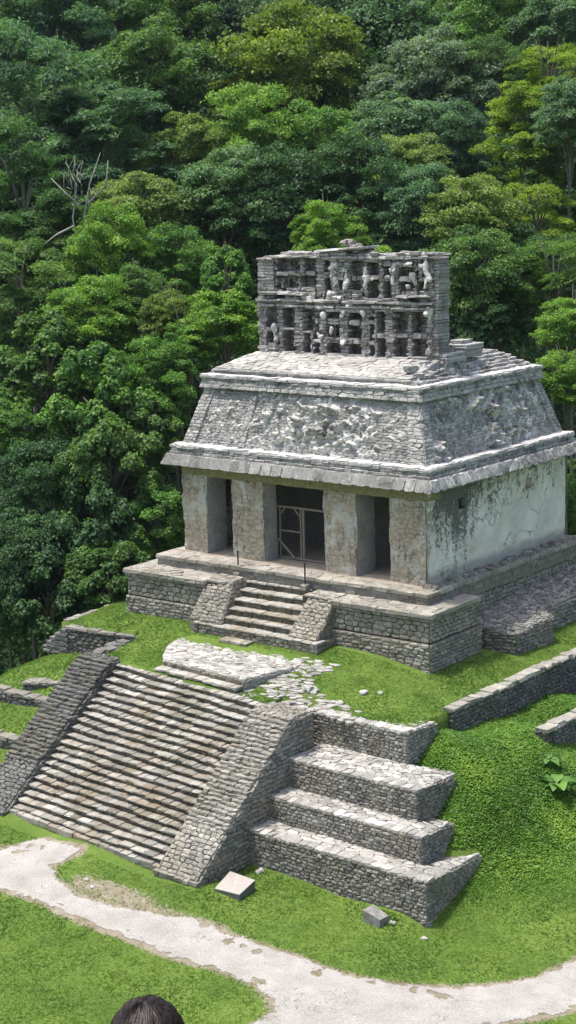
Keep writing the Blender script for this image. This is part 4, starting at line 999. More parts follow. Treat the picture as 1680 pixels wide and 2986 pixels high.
def wear(x,y):
    ins=inpoly(x,y,PATH);d=dpoly(x,y,PATH);n=fbm(x,y,.9,3)
    w=np.where(ins,1.,np.exp(-d/.28))
    zone=np.exp(-(((x+2.2)/2.6)**2+((y+14.2)/.75)**2))*.75+np.exp(-(((x-1.0)/1.6)**2+((y+14.2)/.6)**2))*.6+np.exp(-(((x+5.3)/.8)**2+((y+13.2)/.5)**2))*.7
    return np.clip(np.maximum(w,zone)*(.45+1.1*n),0,1)
xs_=np.concatenate([np.arange(-210,-30,6),np.arange(-30,-18,1.5),np.arange(-18,15,.25),np.arange(15,30,1.5),np.arange(30,130,6)])
ys_=np.concatenate([np.arange(-110,-26,5),np.arange(-26,14,.25),np.arange(14,30,1.5),np.arange(30,260,6)])
def gmat():
    m,nt,bs,out=mat_new('lawn_ground');p=pos(nt)
    n1=noi(nt,p,.5,5,.6);n2=noi(nt,p,9,5,.7);n3=noi(nt,p,2.2,4,.6)
    g=ramp(nt,mathn(nt,'ADD',mathn(nt,'MULTIPLY',n1,.5),mathn(nt,'MULTIPLY',n2,.5)),[(.35,(.055,.1,.014)),(.52,(.092,.155,.022)),(.66,(.14,.2,.038))])
    w=attr(nt,'wear');wm=ramp(nt,mathn(nt,'ADD',w,mathn(nt,'MULTIPLY',mathn(nt,'SUBTRACT',n2,.5),1.1)),[(.42,0.),(.62,1.)])
    dirt=ramp(nt,n3,[(.35,(.17,.145,.095)),(.65,(.27,.24,.185))])
    col=mixc(nt,wm,g,dirt)
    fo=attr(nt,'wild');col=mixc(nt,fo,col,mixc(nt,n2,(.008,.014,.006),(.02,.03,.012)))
    nt.links.new(col,bs.inputs['Base Color']);bump(nt,bs,n2,.8,.06);return m
M['lawn']=gmat()
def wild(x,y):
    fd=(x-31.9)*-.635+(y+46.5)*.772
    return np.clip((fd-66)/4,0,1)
v,q=gridmesh(xs_,ys_,ground_z)
tag(nmesh('ground',v,q,M['lawn'],{'wear':('POINT',wear(v[:,0],v[:,1])),'wild':('POINT',wild(v[:,0],v[:,1]))}),kind='structure')
UPOLY=[(-15.1,9),(-15.1,-3.7),(-14.2,-4.2),(-10.9,-3.65),(-10.4,-4.3),(-10.6,-6.6),(-9.2,-6.85),(-9.1,-6.6),(-2.0,-6.85),(-1.95,-6.0),(3.25,-6.0),(3.3,-4.4),(3.3,11),(1,11.5),(-14,11.5)]
v,q=gridmesh(np.arange(-15.5,3.6,.16),np.arange(-7.6,11.6,.16),lambda x,y:upper_z(x,y)+.03*(fbm(x,y,.8,4)-.5),lambda x,y:inpoly(x,y,UPOLY)&~((x>-9)&(x<-1.4)&(y<sk_y(x,0)+.12)))
v,q=skirt(v,q,.8)
tag(nmesh('upper_lawn',v,q,M['lawn'],{'wear':('POINT',np.clip(.55*np.exp(-(((v[:,0]+1.6)/1.6)**2+((v[:,1]+5.4)/.7)**2)),0,1)),'wild':('POINT',v[:,0]*0)}),kind='structure')
# path of pale gravel
def pmask(x,y):
    e=.32*(fbm(x,y,.7,9)-.5)+.16*(vnoise(x,y,.16,11)-.5)
    d=dpoly(x,y,PATH);ins=inpoly(x,y,PATH)
    s=np.where(ins,d,-d)+e
    isl=fbm(x,y,.55,21)
    edgezone=np.exp(-np.where(ins,d,0)/.45)
    return (s>0)&~((isl>.76)&(edgezone>.25))
v,q=gridmesh(np.arange(-12,14.3,.07),np.arange(-20,-6,.07),lambda x,y:ground_z(x,y)+.014+.012*(fbm(x,y,.25,5)-.5),pmask)
m_,nt,bs,out=mat_new('gravel_path');p=pos(nt)
n1=noi(nt,p,1.1,5,.6);n2=noi(nt,p,22,5,.75);n3=noi(nt,p,6,4,.7)
c=ramp(nt,mathn(nt,'ADD',mathn(nt,'MULTIPLY',n1,.35),mathn(nt,'MULTIPLY',n2,.65)),[(.33,(.18,.17,.15)),(.47,(.29,.277,.255)),(.62,(.4,.385,.362))])
sp_=ramp(nt,n3,[(.62,0.),(.7,.75)]);c=mixc(nt,sp_,c,(.2,.185,.16))
nt.links.new(c,bs.inputs['Base Color']);bump(nt,bs,n2,.6,.03)
tag(nmesh('path',v,q,m_,{'tint':('FACE',np.full(len(q),.5))}),kind='structure')
# ================================================================== GRASS
def blades(px,py,pz,h,wd,n,lean,seed,elong=1.):
    """n triangles per tuft"""
    g=np.random.default_rng(seed);N_=len(px)*n
    x=np.repeat(px,n)+g.normal(0,.018,N_);y=np.repeat(py,n)+g.normal(0,.018,N_);z=np.repeat(pz,n)-.01
    hh=np.repeat(h,n)*g.uniform(.6,1.2,N_);a=g.uniform(0,6.283,N_);b=g.uniform(0,6.283,N_);l=lean*g.uniform(.3,1.3,N_)*hh
    w=wd*g.uniform(.7,1.3,N_)
    v=np.empty((N_,3,3));v[:,0]=np.stack([x-w*np.cos(a),y-w*np.sin(a),z],1);v[:,1]=np.stack([x+w*np.cos(a),y+w*np.sin(a),z],1)
    v[:,2]=np.stack([x+l*np.cos(b),y+l*np.sin(b),z+hh],1)
    return v.reshape(-1,3),np.arange(N_*3).reshape(-1,3),g.random(N_)
def grass(name,area,dens,fn,h,wd,n,mat,keep,seed,lean=.8,hvar=.5):
    g=np.random.default_rng(seed);x0,x1,y0,y1=area;k=int((x1-x0)*(y1-y0)*dens)
    x=g.uniform(x0,x1,k);y=g.uniform(y0,y1,k);m=keep(x,y,g);x=x[m];y=y[m];z=fn(x,y)
    hh=h*(1-hvar+2*hvar*fbm(x,y,.5,seed))
    v,f,t=blades(x,y,z,hh,wd,n,lean,seed+1)
    t=.35*t+1.3*(np.repeat(fbm(x,y,1.9,seed+3),n)-.5)+.5*(np.repeat(vnoise(x,y,.18,seed+7),n)-.3)+.25+.5*(np.repeat(fbm(x,y,.6,seed+5),n)-.5)
    o=nmesh(name,v,f,mat,{'tint':('FACE',t)},smooth=False)
    return tag(o,kind='stuff')
G1=foliage('grass_blades',(.038,.082,.014),(.078,.142,.026),(.145,.205,.048))
G2=foliage('ground_cover_leaves',(.044,.105,.014),(.096,.19,.028),(.2,.295,.045))
STR=[(-10.8,.1,-12.85,-6),(-.1,6.9,-10.2,-6)]
def lowkeep(x,y,g):
    k=g.random(len(x))>wear(x,y)*1.05
    for a,b,c,d in STR: k&=~((x>a)&(x<b)&(y>c)&(y<d))
    fd=(x-31.9)*-.635+(y+46.5)*.772
    return k&(fd<64)
tag(grass('lawn_grass',(-11,14,-22.5,-8.5),280,ground_z,.05,.012,4,G1,lowkeep,31),'short mown green grass around the path and stair foot','grass')
tag(grass('right_foot_grass',(6.9,14,-8.5,3),150,ground_z,.06,.014,4,G1,lambda x,y,g:(ground_z(x,y)<-6.7)&(g.random(len(x))>wear(x,y)),33),'green grass at the foot of the right hand slope','grass')
def upkeep(x,y,g):
    return inpoly(x,y,UPOLY)&~((x>-12.95)&(x<1.15)&(y>-2.0))&~((x>-9)&(x<-1.4)&(y<sk_y(x,0)+.3))&~inpoly(x,y,lp)&~((x>.3)&(x<2.2)&(y>2.2)&(y<5))&~((x>.3)&(x<1.6)&(y>1.5))
tag(grass('upper_grass',(-15,3.4,-7.3,9),300,upper_z,.055,.012,4,G1,upkeep,41),'short grass on the terrace around the temple platform','grass')
tag(grass('left_bank_grass',(-17.5,-10.8,-12.5,-3.8),190,ground_z,.07,.014,4,G1,lambda x,y,g:~((x>-14.6)&(y>-4.3))&~((y>-8.6)&(y<-8.1))&~((y>-10.2)&(y<-9.6)),51),'green grass on the left bank between the dark retaining walls','grass')
# leafy ground cover on the right slope
def leafquads(c,nrm,L,W,g,fold=.25,up=None):
    """rhombic leaves at centres c with normals nrm, lengths L"""
    N_=len(c);r=g.normal(size=(N_,3))
    nrm=nrm/np.linalg.norm(nrm,axis=1,keepdims=True)
    t=np.cross(nrm,r);t/=np.linalg.norm(t,axis=1,keepdims=True)+1e-9
    if up is not None:
        t=t+np.array([0,0,up]);t-=nrm*(t*nrm).sum(1,keepdims=True);t/=np.linalg.norm(t,axis=1,keepdims=True)+1e-9
    b=np.cross(nrm,t)
    L=np.asarray(L).reshape(-1,1);W=np.asarray(W).reshape(-1,1)
    v=np.empty((N_,4,3));v[:,0]=c-t*L*.5;v[:,1]=c+b*W*.5+nrm*W*fold-t*L*.08;v[:,2]=c+t*L*.5-nrm*L*.12;v[:,3]=c-b*W*.5+nrm*W*fold-t*L*.08
    return v.reshape(-1,3),np.arange(N_*4).reshape(-1,4)
def cover():
    g=np.random.default_rng(61);k=230000
    x=g.uniform(3.3,12.5,k);y=g.uniform(-10.8,8,k)
    lim=np.interp(y,[-10.8,-10,-8,-6,-3,0,8],[7.9,8.3,9.2,10.3,11.2,11.5,11.5])
    m=(x<lim)&(dpoly(x,y,PATH)>.5)
    gz_=ground_z(x,y);tt_=np.where(y>-6.22,np.where(x<3.45,-3.22,-99),np.where(y>-8.05,np.where(x<5.1,-4.24,-99),np.where(y>-9.07,np.where(x<5.93,-5.2,-99),np.where(x<6.85,-6.0,-99))))
    tt_=np.where((y>-6.22)&(x<5.1)&(y<-5.95),-4.24,tt_);tt_=np.where((y>-8.05)&(y<-7.25)&(x<5.93),np.maximum(tt_,-5.2),tt_);tt_=np.where((y>-9.07)&(y<-7.1)&(x<6.85),np.maximum(tt_,-6.0),tt_)
    tt_=np.where((y>-4.4),-99,tt_)
    m&=gz_>tt_-.02
    m&=g.random(k)<np.clip((ground_z(x,y)+7.45)/.55,0,1)
    m&=~((x<5.6)&(x>5.0)&(y>-1.1))&~((x<4.6)&(y>-2.2)&(g.random(k)<.45))
    x=x[m];y=y[m];n=len(x)
    fe=np.clip((ground_z(x,y)+7.45)/1.0,.12,1);hmp=(.09*fbm(x,y,.7,8)+.07*vnoise(x,y,.22,4))*fe
    z=ground_z(x,y)+g.uniform(0,1,n)*hmp+.01
    nr=np.stack([g.normal(.05,.4,n),g.normal(-.05,.4,n),np.ones(n)],1)
    L=g.uniform(.055,.115,n)*np.clip(fe+.3,.5,1)
    v,f=leafquads(np.stack([x,y,z],1),nr,L,L*.6,g)
    t=.4*g.random(n)+.9*(fbm(x,y,1.2,12)-.45)+.15+.25*np.exp(-(((x-8.3)/1.1)**2+((y+6.5)/1.6)**2))
    tag(nmesh('ground_cover',v,f,G2,{'tint':('FACE',t)},smooth=False),'thick leafy green ground cover on the right hand slope beside the terraces','ground cover',kind='stuff')
cover()
def leafy_plant(x,y,label,n,L,seed):
    g=random.Random(seed);z=float(ground_z(x,y));o=empty('leafy_plant',(x,y,z),label,'plant','broad leaved plants on the right slope')
    m=MB()
    for k in range(n):
        a=k*2.4+g.uniform(-.4,.4);l=L*g.uniform(.7,1.1);el=g.uniform(.5,1.0);w=l*.34
        pts=[];d=V((math.cos(a),math.sin(a),0));s=V((-d.y,d.x,0));c=V((x,y,z));rows=7
        vs=[];fs=[]
        for i in range(rows):
            t=i/(rows-1);p=c+d*(l*t)+V((0,0,.12+l*(el*t-.75*t*t)))
            ww=w*math.sin(math.pi*min(1,t*.85+.12))*(1 if i else .15)*(.2 if t<.2 else 1)
            vs+= [p-s*ww+V((0,0,ww*.3)),p,p+s*ww+V((0,0,ww*.3))]
        for i in range(rows-1):
            b=i*3;fs+=[(b,b+1,b+4,b+3),(b+1,b+2,b+5,b+4)]
        m.add(vs,fs,g.uniform(.3,.8))
    m.build('leaves',G2 if seed%2 else FM['fresh'],o,smooth=True)
    m=MB();m.tube([(x,y,z-.05),(x,y,z+.2)],.03,6);m.build('stem',M['bark'],o)
leafy_plant(6.9,-2.8,'largest broad leaved plant on the right slope under the short wall',9,.72,4)
leafy_plant(7.4,-1.4,'broad leaved plant nearest the right edge of the slope',7,.62,6)
leafy_plant(6.2,-2.1,'smaller broad leaved plant just below the short wall end',5,.42,8)
# ================================================================== TREES
def crown(kind,seed,nl):
    g=np.random.default_rng(seed);C_=[];Nn=[];S=[];T=[]
    if kind=='dome': K=62
    elif kind=='layer': K=60
    else: K=66
    for k in range(K):
        if kind=='dome':
            th=np.arccos(1-1.7*((k+.5)/K)) if k%6 else np.arccos(g.uniform(-.2,1));ph=k*2.39996+g.uniform(-.3,.3);q=g.uniform(.72,1.06) if k%6 else g.uniform(.2,.6)
            lob=1+.16*np.sin(3*ph+seed)+.1*np.sin(5*ph+2*seed)
            c=np.array([.76*np.sin(th)*np.cos(ph)*lob,.76*np.sin(th)*np.sin(ph)*lob,.8*np.cos(th)-.05])*q
            r=np.array([1,1,.72])*g.uniform(.17,.31)
        elif kind=='layer':
            z=g.uniform(-.9,.85);ph=k*2.39996+g.uniform(-.5,.5);q=g.uniform(.1,1)**.7*(.85-.3*z)*(1-.35*max(0,-z-.3))
            c=np.array([q*np.cos(ph),q*np.sin(ph),z-.12*q]);r=np.array([1,1,.62])*g.uniform(.16,.34)
        else:
            th=np.arccos(g.uniform(-.8,1));ph=k*2.39996
            lob=1+.2*np.sin(2*ph+seed)
            c=np.array([.72*np.sin(th)*np.cos(ph)*lob,.72*np.sin(th)*np.sin(ph)*lob,.95*np.cos(th)])*g.uniform(.8,1);r=np.array([.8,.8,1.15])*g.uniform(.16,.28)
        n=int(nl/K*g.uniform(.7,1.3));u=g.normal(size=(n,3));u/=np.linalg.norm(u,axis=1,keepdims=True)
        u[:,2]=np.where(u[:,2]<-.15,-u[:,2]*.9,u[:,2])
        rad=g.uniform(.55,1.08,(n,1))**.6
        # small twigs: pull leaves toward random spray centres so that the surface is broken
        sc=g.normal(size=(22,3));sc/=np.linalg.norm(sc,axis=1,keepdims=True);sc[:,2]=np.abs(sc[:,2])*1.0-.1
        ix=g.integers(0,22,n);u=u*.42+sc[ix]*.75
        p=c+u*rad*r*(1 if kind!='layer' else 1)
        nr=u*.55+np.array([.0,-.0,.4])+g.normal(0,.45,(n,3))
        if kind=='vine': nr=u*.8+np.array([0,0,.25])+g.normal(0,.35,(n,3))
        if kind=='layer': nr=u*.4+np.array([0,0,.7])+g.normal(0,.4,(n,3))
        C_.append(p);Nn.append(nr);T.append(.45*g.random(n)+g.uniform(-.12,.3)+.18*(ix%5==0))
        base_=dict(dome=.048,layer=.055,vine=.066)[kind];S.append(base_*g.uniform(.65,1.25,n))
    C_=np.concatenate(C_);Nn=np.concatenate(Nn);S=np.concatenate(S);T=np.concatenate(T)
    v,f=leafquads(C_,Nn,S*(1.5 if kind=='layer' else 1),S*dict(dome=.6,layer=.34,vine=.75)[kind],g,up=-.5 if kind=='vine' else None)
    me=nmesh('crown',v,f,FM['mid'],{'tint':('FACE',T)},smooth=False)
    d=me.data;bpy.data.objects.remove(me);return d
def trunk(seed,kind):
    g=random.Random(seed);m=MB()
    H=3.2
    m.tube([(0,0,-H),(.03,.02,-H*.6),(-.03,.0,-H*.25),(.02,.03,0),(0,0,.35)],[.10,.075,.065,.05,.025],7)
    for k in range(9):
        a=k*2.4+g.uniform(-.3,.3);z=g.uniform(-.4,.1);l=g.uniform(.4,.65)
        e=V((math.cos(a)*l,math.sin(a)*l,z+g.uniform(.15,.4)))
        m.tube([(0,0,z-.15),V((0,0,z-.1)).lerp(e,.5)+V((0,0,.05)),e],[.035,.022,.008],5)
    o=m.build('trunk',M['bark'],smooth=True);d=o.data;bpy.data.objects.remove(o);return d
PR={'dome':[crown('dome',s,30000) for s in (3,11,23,37,41,53,67)],'layer':[crown('layer',s,24000) for s in (5,17,19)],'vine':[crown('vine',s,24000) for s in (8,29,31)]}
TK=[trunk(s,0) for s in (1,2,3)]
TREES=[
(-40.1,43.0,21.0,5.09,'dome','olive','olive green rounded tree on the hillside high above the roof comb'),
(-45.5,34.1,21.1,4.13,'dome','mid','mid green domed tree left of the olive rounded tree'),
(-55.4,35.0,25.7,4.13,'dome','blue','bluish green tree in the upper left corner of the forest'),
(-56.4,42.4,27.6,3.41,'dome','fresh','fresh green tree at the top edge left of the dark gap'),
(-42.0,20.8,17.8,4.67,'layer','blue','feathery blue-green tree with flat layered branches on the far left'),
(-38.1,22.1,16.7,3.13,'layer','blue','smaller feathery tree with layered branches above the pale bare tree'),
(-56.8,50.5,26.4,4.22,'dome','dark','dark green tree at the top edge in the shaded hollow'),
(-51.6,52.5,25.5,3.20,'dome','grey','greyish green tree behind the olive rounded tree'),
(-44.2,54.5,26.2,4.68,'dome','bluel','wide blue-green tree at the top edge right of centre'),
(-39.0,54.8,23.8,3.35,'dome','blue','dim blue-green tree between the wide top tree and the grey-green crown'),
(-30.8,46.2,19.7,3.58,'dome','grey','grey-green crown right of the olive rounded tree'),
(-28.8,39.2,17.2,2.58,'dome','bluel','soft green crown just under the grey-green crown'),
(-38.7,61.9,26.7,3.52,'dome','dark','dark tree at the top edge on the right'),
(-30.8,55.3,24.3,3.54,'dome','fresh','clear green tree in the upper right part of the forest'),
(-27.6,48.1,21.1,2.20,'dome','mid','round green tree left of the tall yellow-green tree'),
(-25.7,53.6,24.6,2.85,'dome','bluel','pale bluish tree in the upper right corner'),
(-16.8,37.2,19.4,1.91,'layer','yellow','top tier crown of the tall yellow-green tree on the right'),
(-17.5,35.8,16.9,2.12,'layer','yellow','yellow-green tree with layered boughs below the tall tip'),
(-15.4,35.9,14.8,2.22,'layer','mid','green layered tree at the right edge above the yellow boughs'),
(-13.8,31.0,11.8,2.10,'layer','yellow','bright yellow-green tree low on the right above the dark hollow'),
(-13.3,33.6,17.3,1.81,'dome','bluel','pale green tree cut by the right edge of the view'),
(-25.4,40.3,15.6,2.81,'dome','blue','shaded green tree beside the dark cleft on the right'),
(-24.4,33.8,14.9,2.17,'dome','olivel','yellowish olive crown above the right end of the roof comb'),
(-32.1,29.1,16.3,2.92,'dome','light','light green sunlit tree below the olive rounded tree'),
(-29.7,32.3,15.8,2.70,'dome','fresh','light fresh tree in the middle of the forest'),
(-35.1,26.4,15.7,2.68,'dome','olivel','yellow-tinged tree left of the light green sunlit tree'),
(-29.6,23.3,13.1,2.97,'dome','bluel','dark soft green tree in the middle left of the forest'),
(-26.3,24.8,13.0,2.94,'dome','dark','deep green tree just above the left end of the roof comb'),
(-23.1,27.3,13.4,2.71,'dome','dark','deep green tree directly above the comb centre'),
(-19.1,27.7,12.4,2.43,'dome','blue','deep bluish tree right of the comb top'),
(-18.5,18.2,11.3,1.51,'dome','light','small light green tree rising right behind the comb top'),
(-15.1,26.7,11.8,2.35,'dome','olivel','muted olive tree right of the comb top'),
(-12.2,22.5,9.3,2.22,'dome','mid','green tree beside the right end of the roof comb'),
(-12.5,27.1,9.3,2.11,'dome','dark','shaded tree in the hollow right of the comb'),
(-9.0,24.4,8.9,1.81,'layer','mid','drooping green tree by the right edge above the roof'),
(-10.8,22.0,6.9,1.79,'dome','dark','dark shrubby tree behind the small ruined stub on the roof'),
(-5.2,19.6,7.2,1.40,'dome','light','bright green bush tree at the right edge beside the roof'),
(-4.3,17.5,4.9,1.36,'dome','light','yellowish green bush tree at the right edge beside the upper wall'),
(-5.1,18.3,-0.8,1.12,'dome','fresh','green bush showing past the back corner of the plaster wall'),
(-32.4,19.3,12.8,2.49,'dome','olivel','sunlit olive tree right of the pale bare tree'),
(-33.8,12.1,13.5,3.03,'layer','dark','dark layered tree at the left edge beside the bare tree'),
(-28.0,12.4,10.6,2.27,'dome','light','bright green tree below the pale bare tree'),
(-26.2,15.5,10.2,1.99,'dome','fresh','fresh green tree left of the roof comb'),
(-31.5,11.6,11.0,1.90,'dome','mid','mid green crown between the dark layered tree and the bright tree'),
(-19.6,12.0,9.3,1.44,'vine','fresh','vine-draped hump beside the left end of the roof comb'),
(-24.9,11.1,8.7,1.59,'dome','mid','shady tree under the fresh green tree left of the comb'),
(-29.6,7.6,9.2,2.22,'layer','mid','drooping green tree at the left edge halfway down'),
(-24.9,8.1,7.8,2.14,'dome','light','bright yellow-green tree in the left middle of the forest'),
(-19.0,11.0,7.5,1.80,'dome','light','sunlit tree touching the left side of the comb base'),
(-22.2,10.8,7.6,1.36,'dome','olivel','thin olive tree with pale branches left of the comb base'),
(-24.8,5.0,5.6,2.46,'vine','mid','large vine-hung tree on the left slope'),
(-19.8,7.2,5.0,1.84,'dome','fresh','round leafy tree left of the upper frieze'),
(-19.6,9.0,6.4,1.31,'dome','fresh','low sunlit tree by the upper left roof corner'),
(-20.9,4.4,3.8,2.18,'vine','fresh','sunlit vine-hung tree in the left foreground forest'),
(-24.3,2.1,3.2,1.66,'dome','fresh','green crown cut by the left edge'),
(-18.6,5.1,2.8,1.62,'vine','mid','vine-hung shrub beside the eave end'),
(-21.5,1.6,1.1,2.15,'dome','dark','dark shaded tree in the lower left forest'),
(-18.9,3.0,1.1,1.95,'vine','mid','leafy vine curtain left of the temple wall'),
(-16.7,3.4,-0.5,1.40,'vine','fresh','bright leafy bush beside the front left pier'),
(-18.4,1.4,-1.0,1.92,'vine','dark','dark leafy bank left of the platform'),
(-20.3,-0.8,-1.4,2.09,'dome','dark','dark tree at the left edge near the bottom of the forest'),
(-16.4,0.1,-2.4,1.53,'vine','mid','leafy bush just above the left grass terrace'),
(-18.8,-1.2,-3.0,1.89,'vine','dark','shaded bush above the left retaining walls'),
(-21.3,-1.3,-4.2,1.42,'dome','dark','lowest dark bush at the left edge'),
(-6.5,22.3,-0.2,0.98,'dome','mid','bush behind the back right corner of the eave'),
(-5.4,20.1,-2.2,0.77,'dome','light','small bright bush above the rear platform wall'),
]
cnt=0
rt=random.Random(3)
for (x,y,z,r,kd,mt,lab) in TREES:
    cnt+=1
    if y>50: mt={'dark':'mid'}.get(mt,mt)
    gz=float(far_z(x,y)) if True else 0
    rr=r*1.28
    nm={'dome':'broadleaf_tree','layer':'feathery_tree','vine':'vine_covered_tree'}[kd]
    root=empty(nm,(x,y,min(z-rr*1.2,gz)),lab,'tree','jungle trees on the slope behind the temple')
    root.empty_display_size=1
    c=bpy.data.objects.new('crown',PR[kd][cnt%len(PR[kd])]);COL.objects.link(c);c.parent=root
    c.location=(0,0,z-root.location.z);c.scale=(rr*rt.uniform(.9,1.2),rr*rt.uniform(.9,1.2),rr*rt.uniform(.9,1.25));c.rotation_euler=(rt.uniform(-.25,.25),rt.uniform(-.25,.25),rt.uniform(0,6.28))
    c.material_slots[0].link='OBJECT';c.material_slots[0].material=FM[mt]
    t=bpy.data.objects.new('trunk',TK[cnt%3]);COL.objects.link(t);t.parent=root
    t.location=(0,0,z-root.location.z);t.scale=(rr*.55,rr*.55,max(rr,(z-root.location.z)/3.1))
# dark understorey filling the wood
def understorey():
    g=np.random.default_rng(77);cs=[];n=0
    fw=np.array([-.635,.772]);rt_=np.array([.772,.635])
    P=[];Nr=[];T=[];S=[]
    while n<760:
        fd=g.uniform(68,178);lat=g.uniform(-.215,.215)*fd;xy=np.array([31.9,-46.5])+fw*fd+rt_*lat
        z=float(far_z(xy[0],xy[1]));n+=1
        top=np.interp(fd,[66,75,90,110,130,178],[7,10,13,14,14,12])
        c=np.array([xy[0],xy[1],z+g.uniform(.1,1)*top]);r=g.uniform(1.2,2.6)*(1+fd/260)
        if fd<73 and xy[0]>-15.5 and xy[0]<2.5: continue
        if xy[0]>-14.5-r and xy[0]<2+r and xy[1]<11+r: continue
        k=520;u=g.normal(size=(k,3));u/=np.linalg.norm(u,axis=1,keepdims=True);u[:,2]=np.abs(u[:,2])*1.2-.25
        sc=g.normal(size=(30,3));sc/=np.linalg.norm(sc,axis=1,keepdims=True);ix=g.integers(0,30,k);u=u*.45+sc[ix]*.7
        P.append(c+u*r*np.array([1,1,.8]));Nr.append(u*.4+np.array([0,0,.6])+g.normal(0,.45,(k,3)));T.append(.5*g.random(k)+g.uniform(-.15,.25));S.append(g.uniform(.16,.34,k)*(1+fd/400))
    P=np.concatenate(P);Nr=np.concatenate(Nr);T=np.concatenate(T);S=np.concatenate(S)
    v,f=leafquads(P,Nr,S,S*.6,g)
    tag(nmesh('forest_undergrowth',v,f,FM['dark'],{'tint':('FACE',T)},smooth=False),'dark tangled undergrowth filling the wooded slope between the trees','undergrowth',kind='stuff')
understorey()
# pale bare tree
bt=empty('bare_tree',(-28,11.3,3.85),'pale bare branching tree showing white limbs in the upper left forest','tree')
m=MB();m.xf=lambda p:V(p)+V((2.6,-2.5,-.15))
m.tube([(-30.5,14.0,2),(-30.5,14.1,9),(-30.55,14.0,11.6),(-30.9,13.7,13.0),(-30.7,14.0,14.6),(-30.2,14.4,16.2)],[.08,.065,.055,.045,.03,.012],7)
m.tube([(-30.5,14.1,9),(-31.2,13.5,11.4),(-31.4,13.4,13.0),(-31.2,13.6,14.6),(-31.5,13.2,15.8)],[.06,.05,.04,.03,.012],7)
m.tube([(-31.35,13.4,12.6),(-32.0,12.8,12.2),(-32.4,12.2,11.7)],[.06,.05,.03],6)
m.tube([(-31.0,13.6,13.6),(-31.7,13.2,14.3),(-32.2,12.8,15.0)],[.05,.04,.02],6)
m.tube([(-30.75,13.9,13.7),(-30.0,14.5,14.6),(-29.9,14.6,15.8)],[.06,.05,.02],6)
for k in range(34):
    a=V((-31.4+R.uniform(-.5,1),13.4+R.uniform(-.4,.8),13.4+R.uniform(0,2)));m.tube([a,a+V((R.uniform(-.5,.5),R.uniform(-.4,.4),R.uniform(.1,.8)))],[.022,.008],5)
m.build('trunk',M['palebark'],bt,smooth=True)
# little plants growing on the masonry
def tuft(x,y,z,r,n,label,mat,name='small_shrub'):
    g=np.random.default_rng(int(abs(x*100)));u=g.normal(size=(n,3));u/=np.linalg.norm(u,axis=1,keepdims=True);u[:,2]=np.abs(u[:,2])
    P=np.array([0,0,0])+u*r*g.uniform(.3,1,(n,1));v,f=leafquads(P,u*.5+np.array([0,0,.5])+g.normal(0,.4,(n,3)),g.uniform(.06,.12,n),g.uniform(.04,.07,n),g)
    o=empty(name,(x,y,z),label,'shrub');c=nmesh('foliage',v,f,FM[mat],{'tint':('FACE',g.random(n))},parent=o,smooth=False)
    m=MB();m.tube([(x,y,z-.1),(x,y,z+r*.6)],.02,5);m.build('stem',M['bark'],o)
tuft(-4.35,3.7,11.42,.36,420,'bright yellow-green shrub growing on top of the roof comb','light')
tuft(-2.1,3.6,10.1,.16,90,'tiny yellow-green plant in the upper right opening of the roof comb','yellow')
tuft(5.75,-10.5,-7.4,.3,160,'dark weed growing between the fallen block and the lowest terrace wall','mid')
tuft(-4.7,3.5,11.0,.12,60,'tiny green plant under the comb capping near its middle','fresh')
SUNDIR=(-.22,-.15,.96);SUNE=2.75;SKYS=.15;EXPO=0.85;HAZE=.00010
# ================================================================== PERSON in front, seen from behind, only the hair reaches the frame
px,py,pz=29.11,-43.73,11.67      # centre top of the head
fwv=V((-.635,.772,0))
def skinned(name,verts,edges,rad,mat,parent,root=0,lev=2):
    me=bpy.data.meshes.new(name);me.from_pydata(verts,edges,[]);me.update()
    o=bpy.data.objects.new(name,me);COL.objects.link(o);o.parent=parent
    s=o.modifiers.new('skin','SKIN');
    me.skin_vertices.new() if not me.skin_vertices else None
    for i,r in enumerate(rad):
        sv=me.skin_vertices[0].data[i];sv.radius=(r,r) if not isinstance(r,tuple) else r;sv.use_root=(i==root)
    b=o.modifiers.new('sub','SUBSURF');b.levels=lev;b.render_levels=lev
    me.materials.append(mat);me.polygons.foreach_set('use_smooth',[True]*len(me.polygons));return o
M['skin']=simple('skin',(.36,.2,.13),(.4,.23,.15),20,.6,.05)
M['shirt']=simple('cotton_shirt',(.3,.32,.36),(.36,.38,.42),30,.9,.1)
M['jeans']=simple('denim',(.04,.06,.11),(.06,.085,.15),40,.9,.1)
M['shoe']=simple('shoe_leather',(.03,.03,.03),(.06,.055,.05),20,.6,.1)
H=1.62;gz0=pz-H
per=empty('person',(px,py,gz0),'person with dark brown hair seen from behind at the bottom edge of the view','person')
per.rotation_euler=(0,0,math.atan2(fwv.y,fwv.x)-math.pi/2)   # local +y is where the person looks
Bv=[(0,0,.92),(0,0,1.05),(0,.0,1.2),(0,-.01,1.33),(0,0,1.39),(0,.01,1.46),(0,.02,1.53),
 (.15,0,1.32),(.19,-.02,1.08),(.18,.1,.88),(.17,.16,.8),(-.15,0,1.32),(-.19,-.02,1.08),(-.18,.1,.88),(-.17,.16,.8),
 (.09,0,.85),(.1,.01,.48),(.1,-.02,.09),(.11,.12,.03),(-.09,0,.85),(-.1,.01,.48),(-.1,-.02,.09),(-.11,.12,.03)]
Be=[(0,1),(1,2),(2,3),(3,4),(4,5),(5,6),(3,7),(7,8),(8,9),(9,10),(3,11),(11,12),(12,13),(13,14),(0,15),(15,16),(16,17),(17,18),(0,19),(19,20),(20,21),(21,22)]
Br=[(.13,.1),(.115,.09),(.13,.1),(.12,.09),.05,.05,(.07,.085),.05,.038,.028,(.03,.014),.05,.038,.028,(.03,.014),.075,.055,.038,.03,.075,.055,.038,.03]
body=skinned('body',Bv,Be,Br,M['skin'],per)
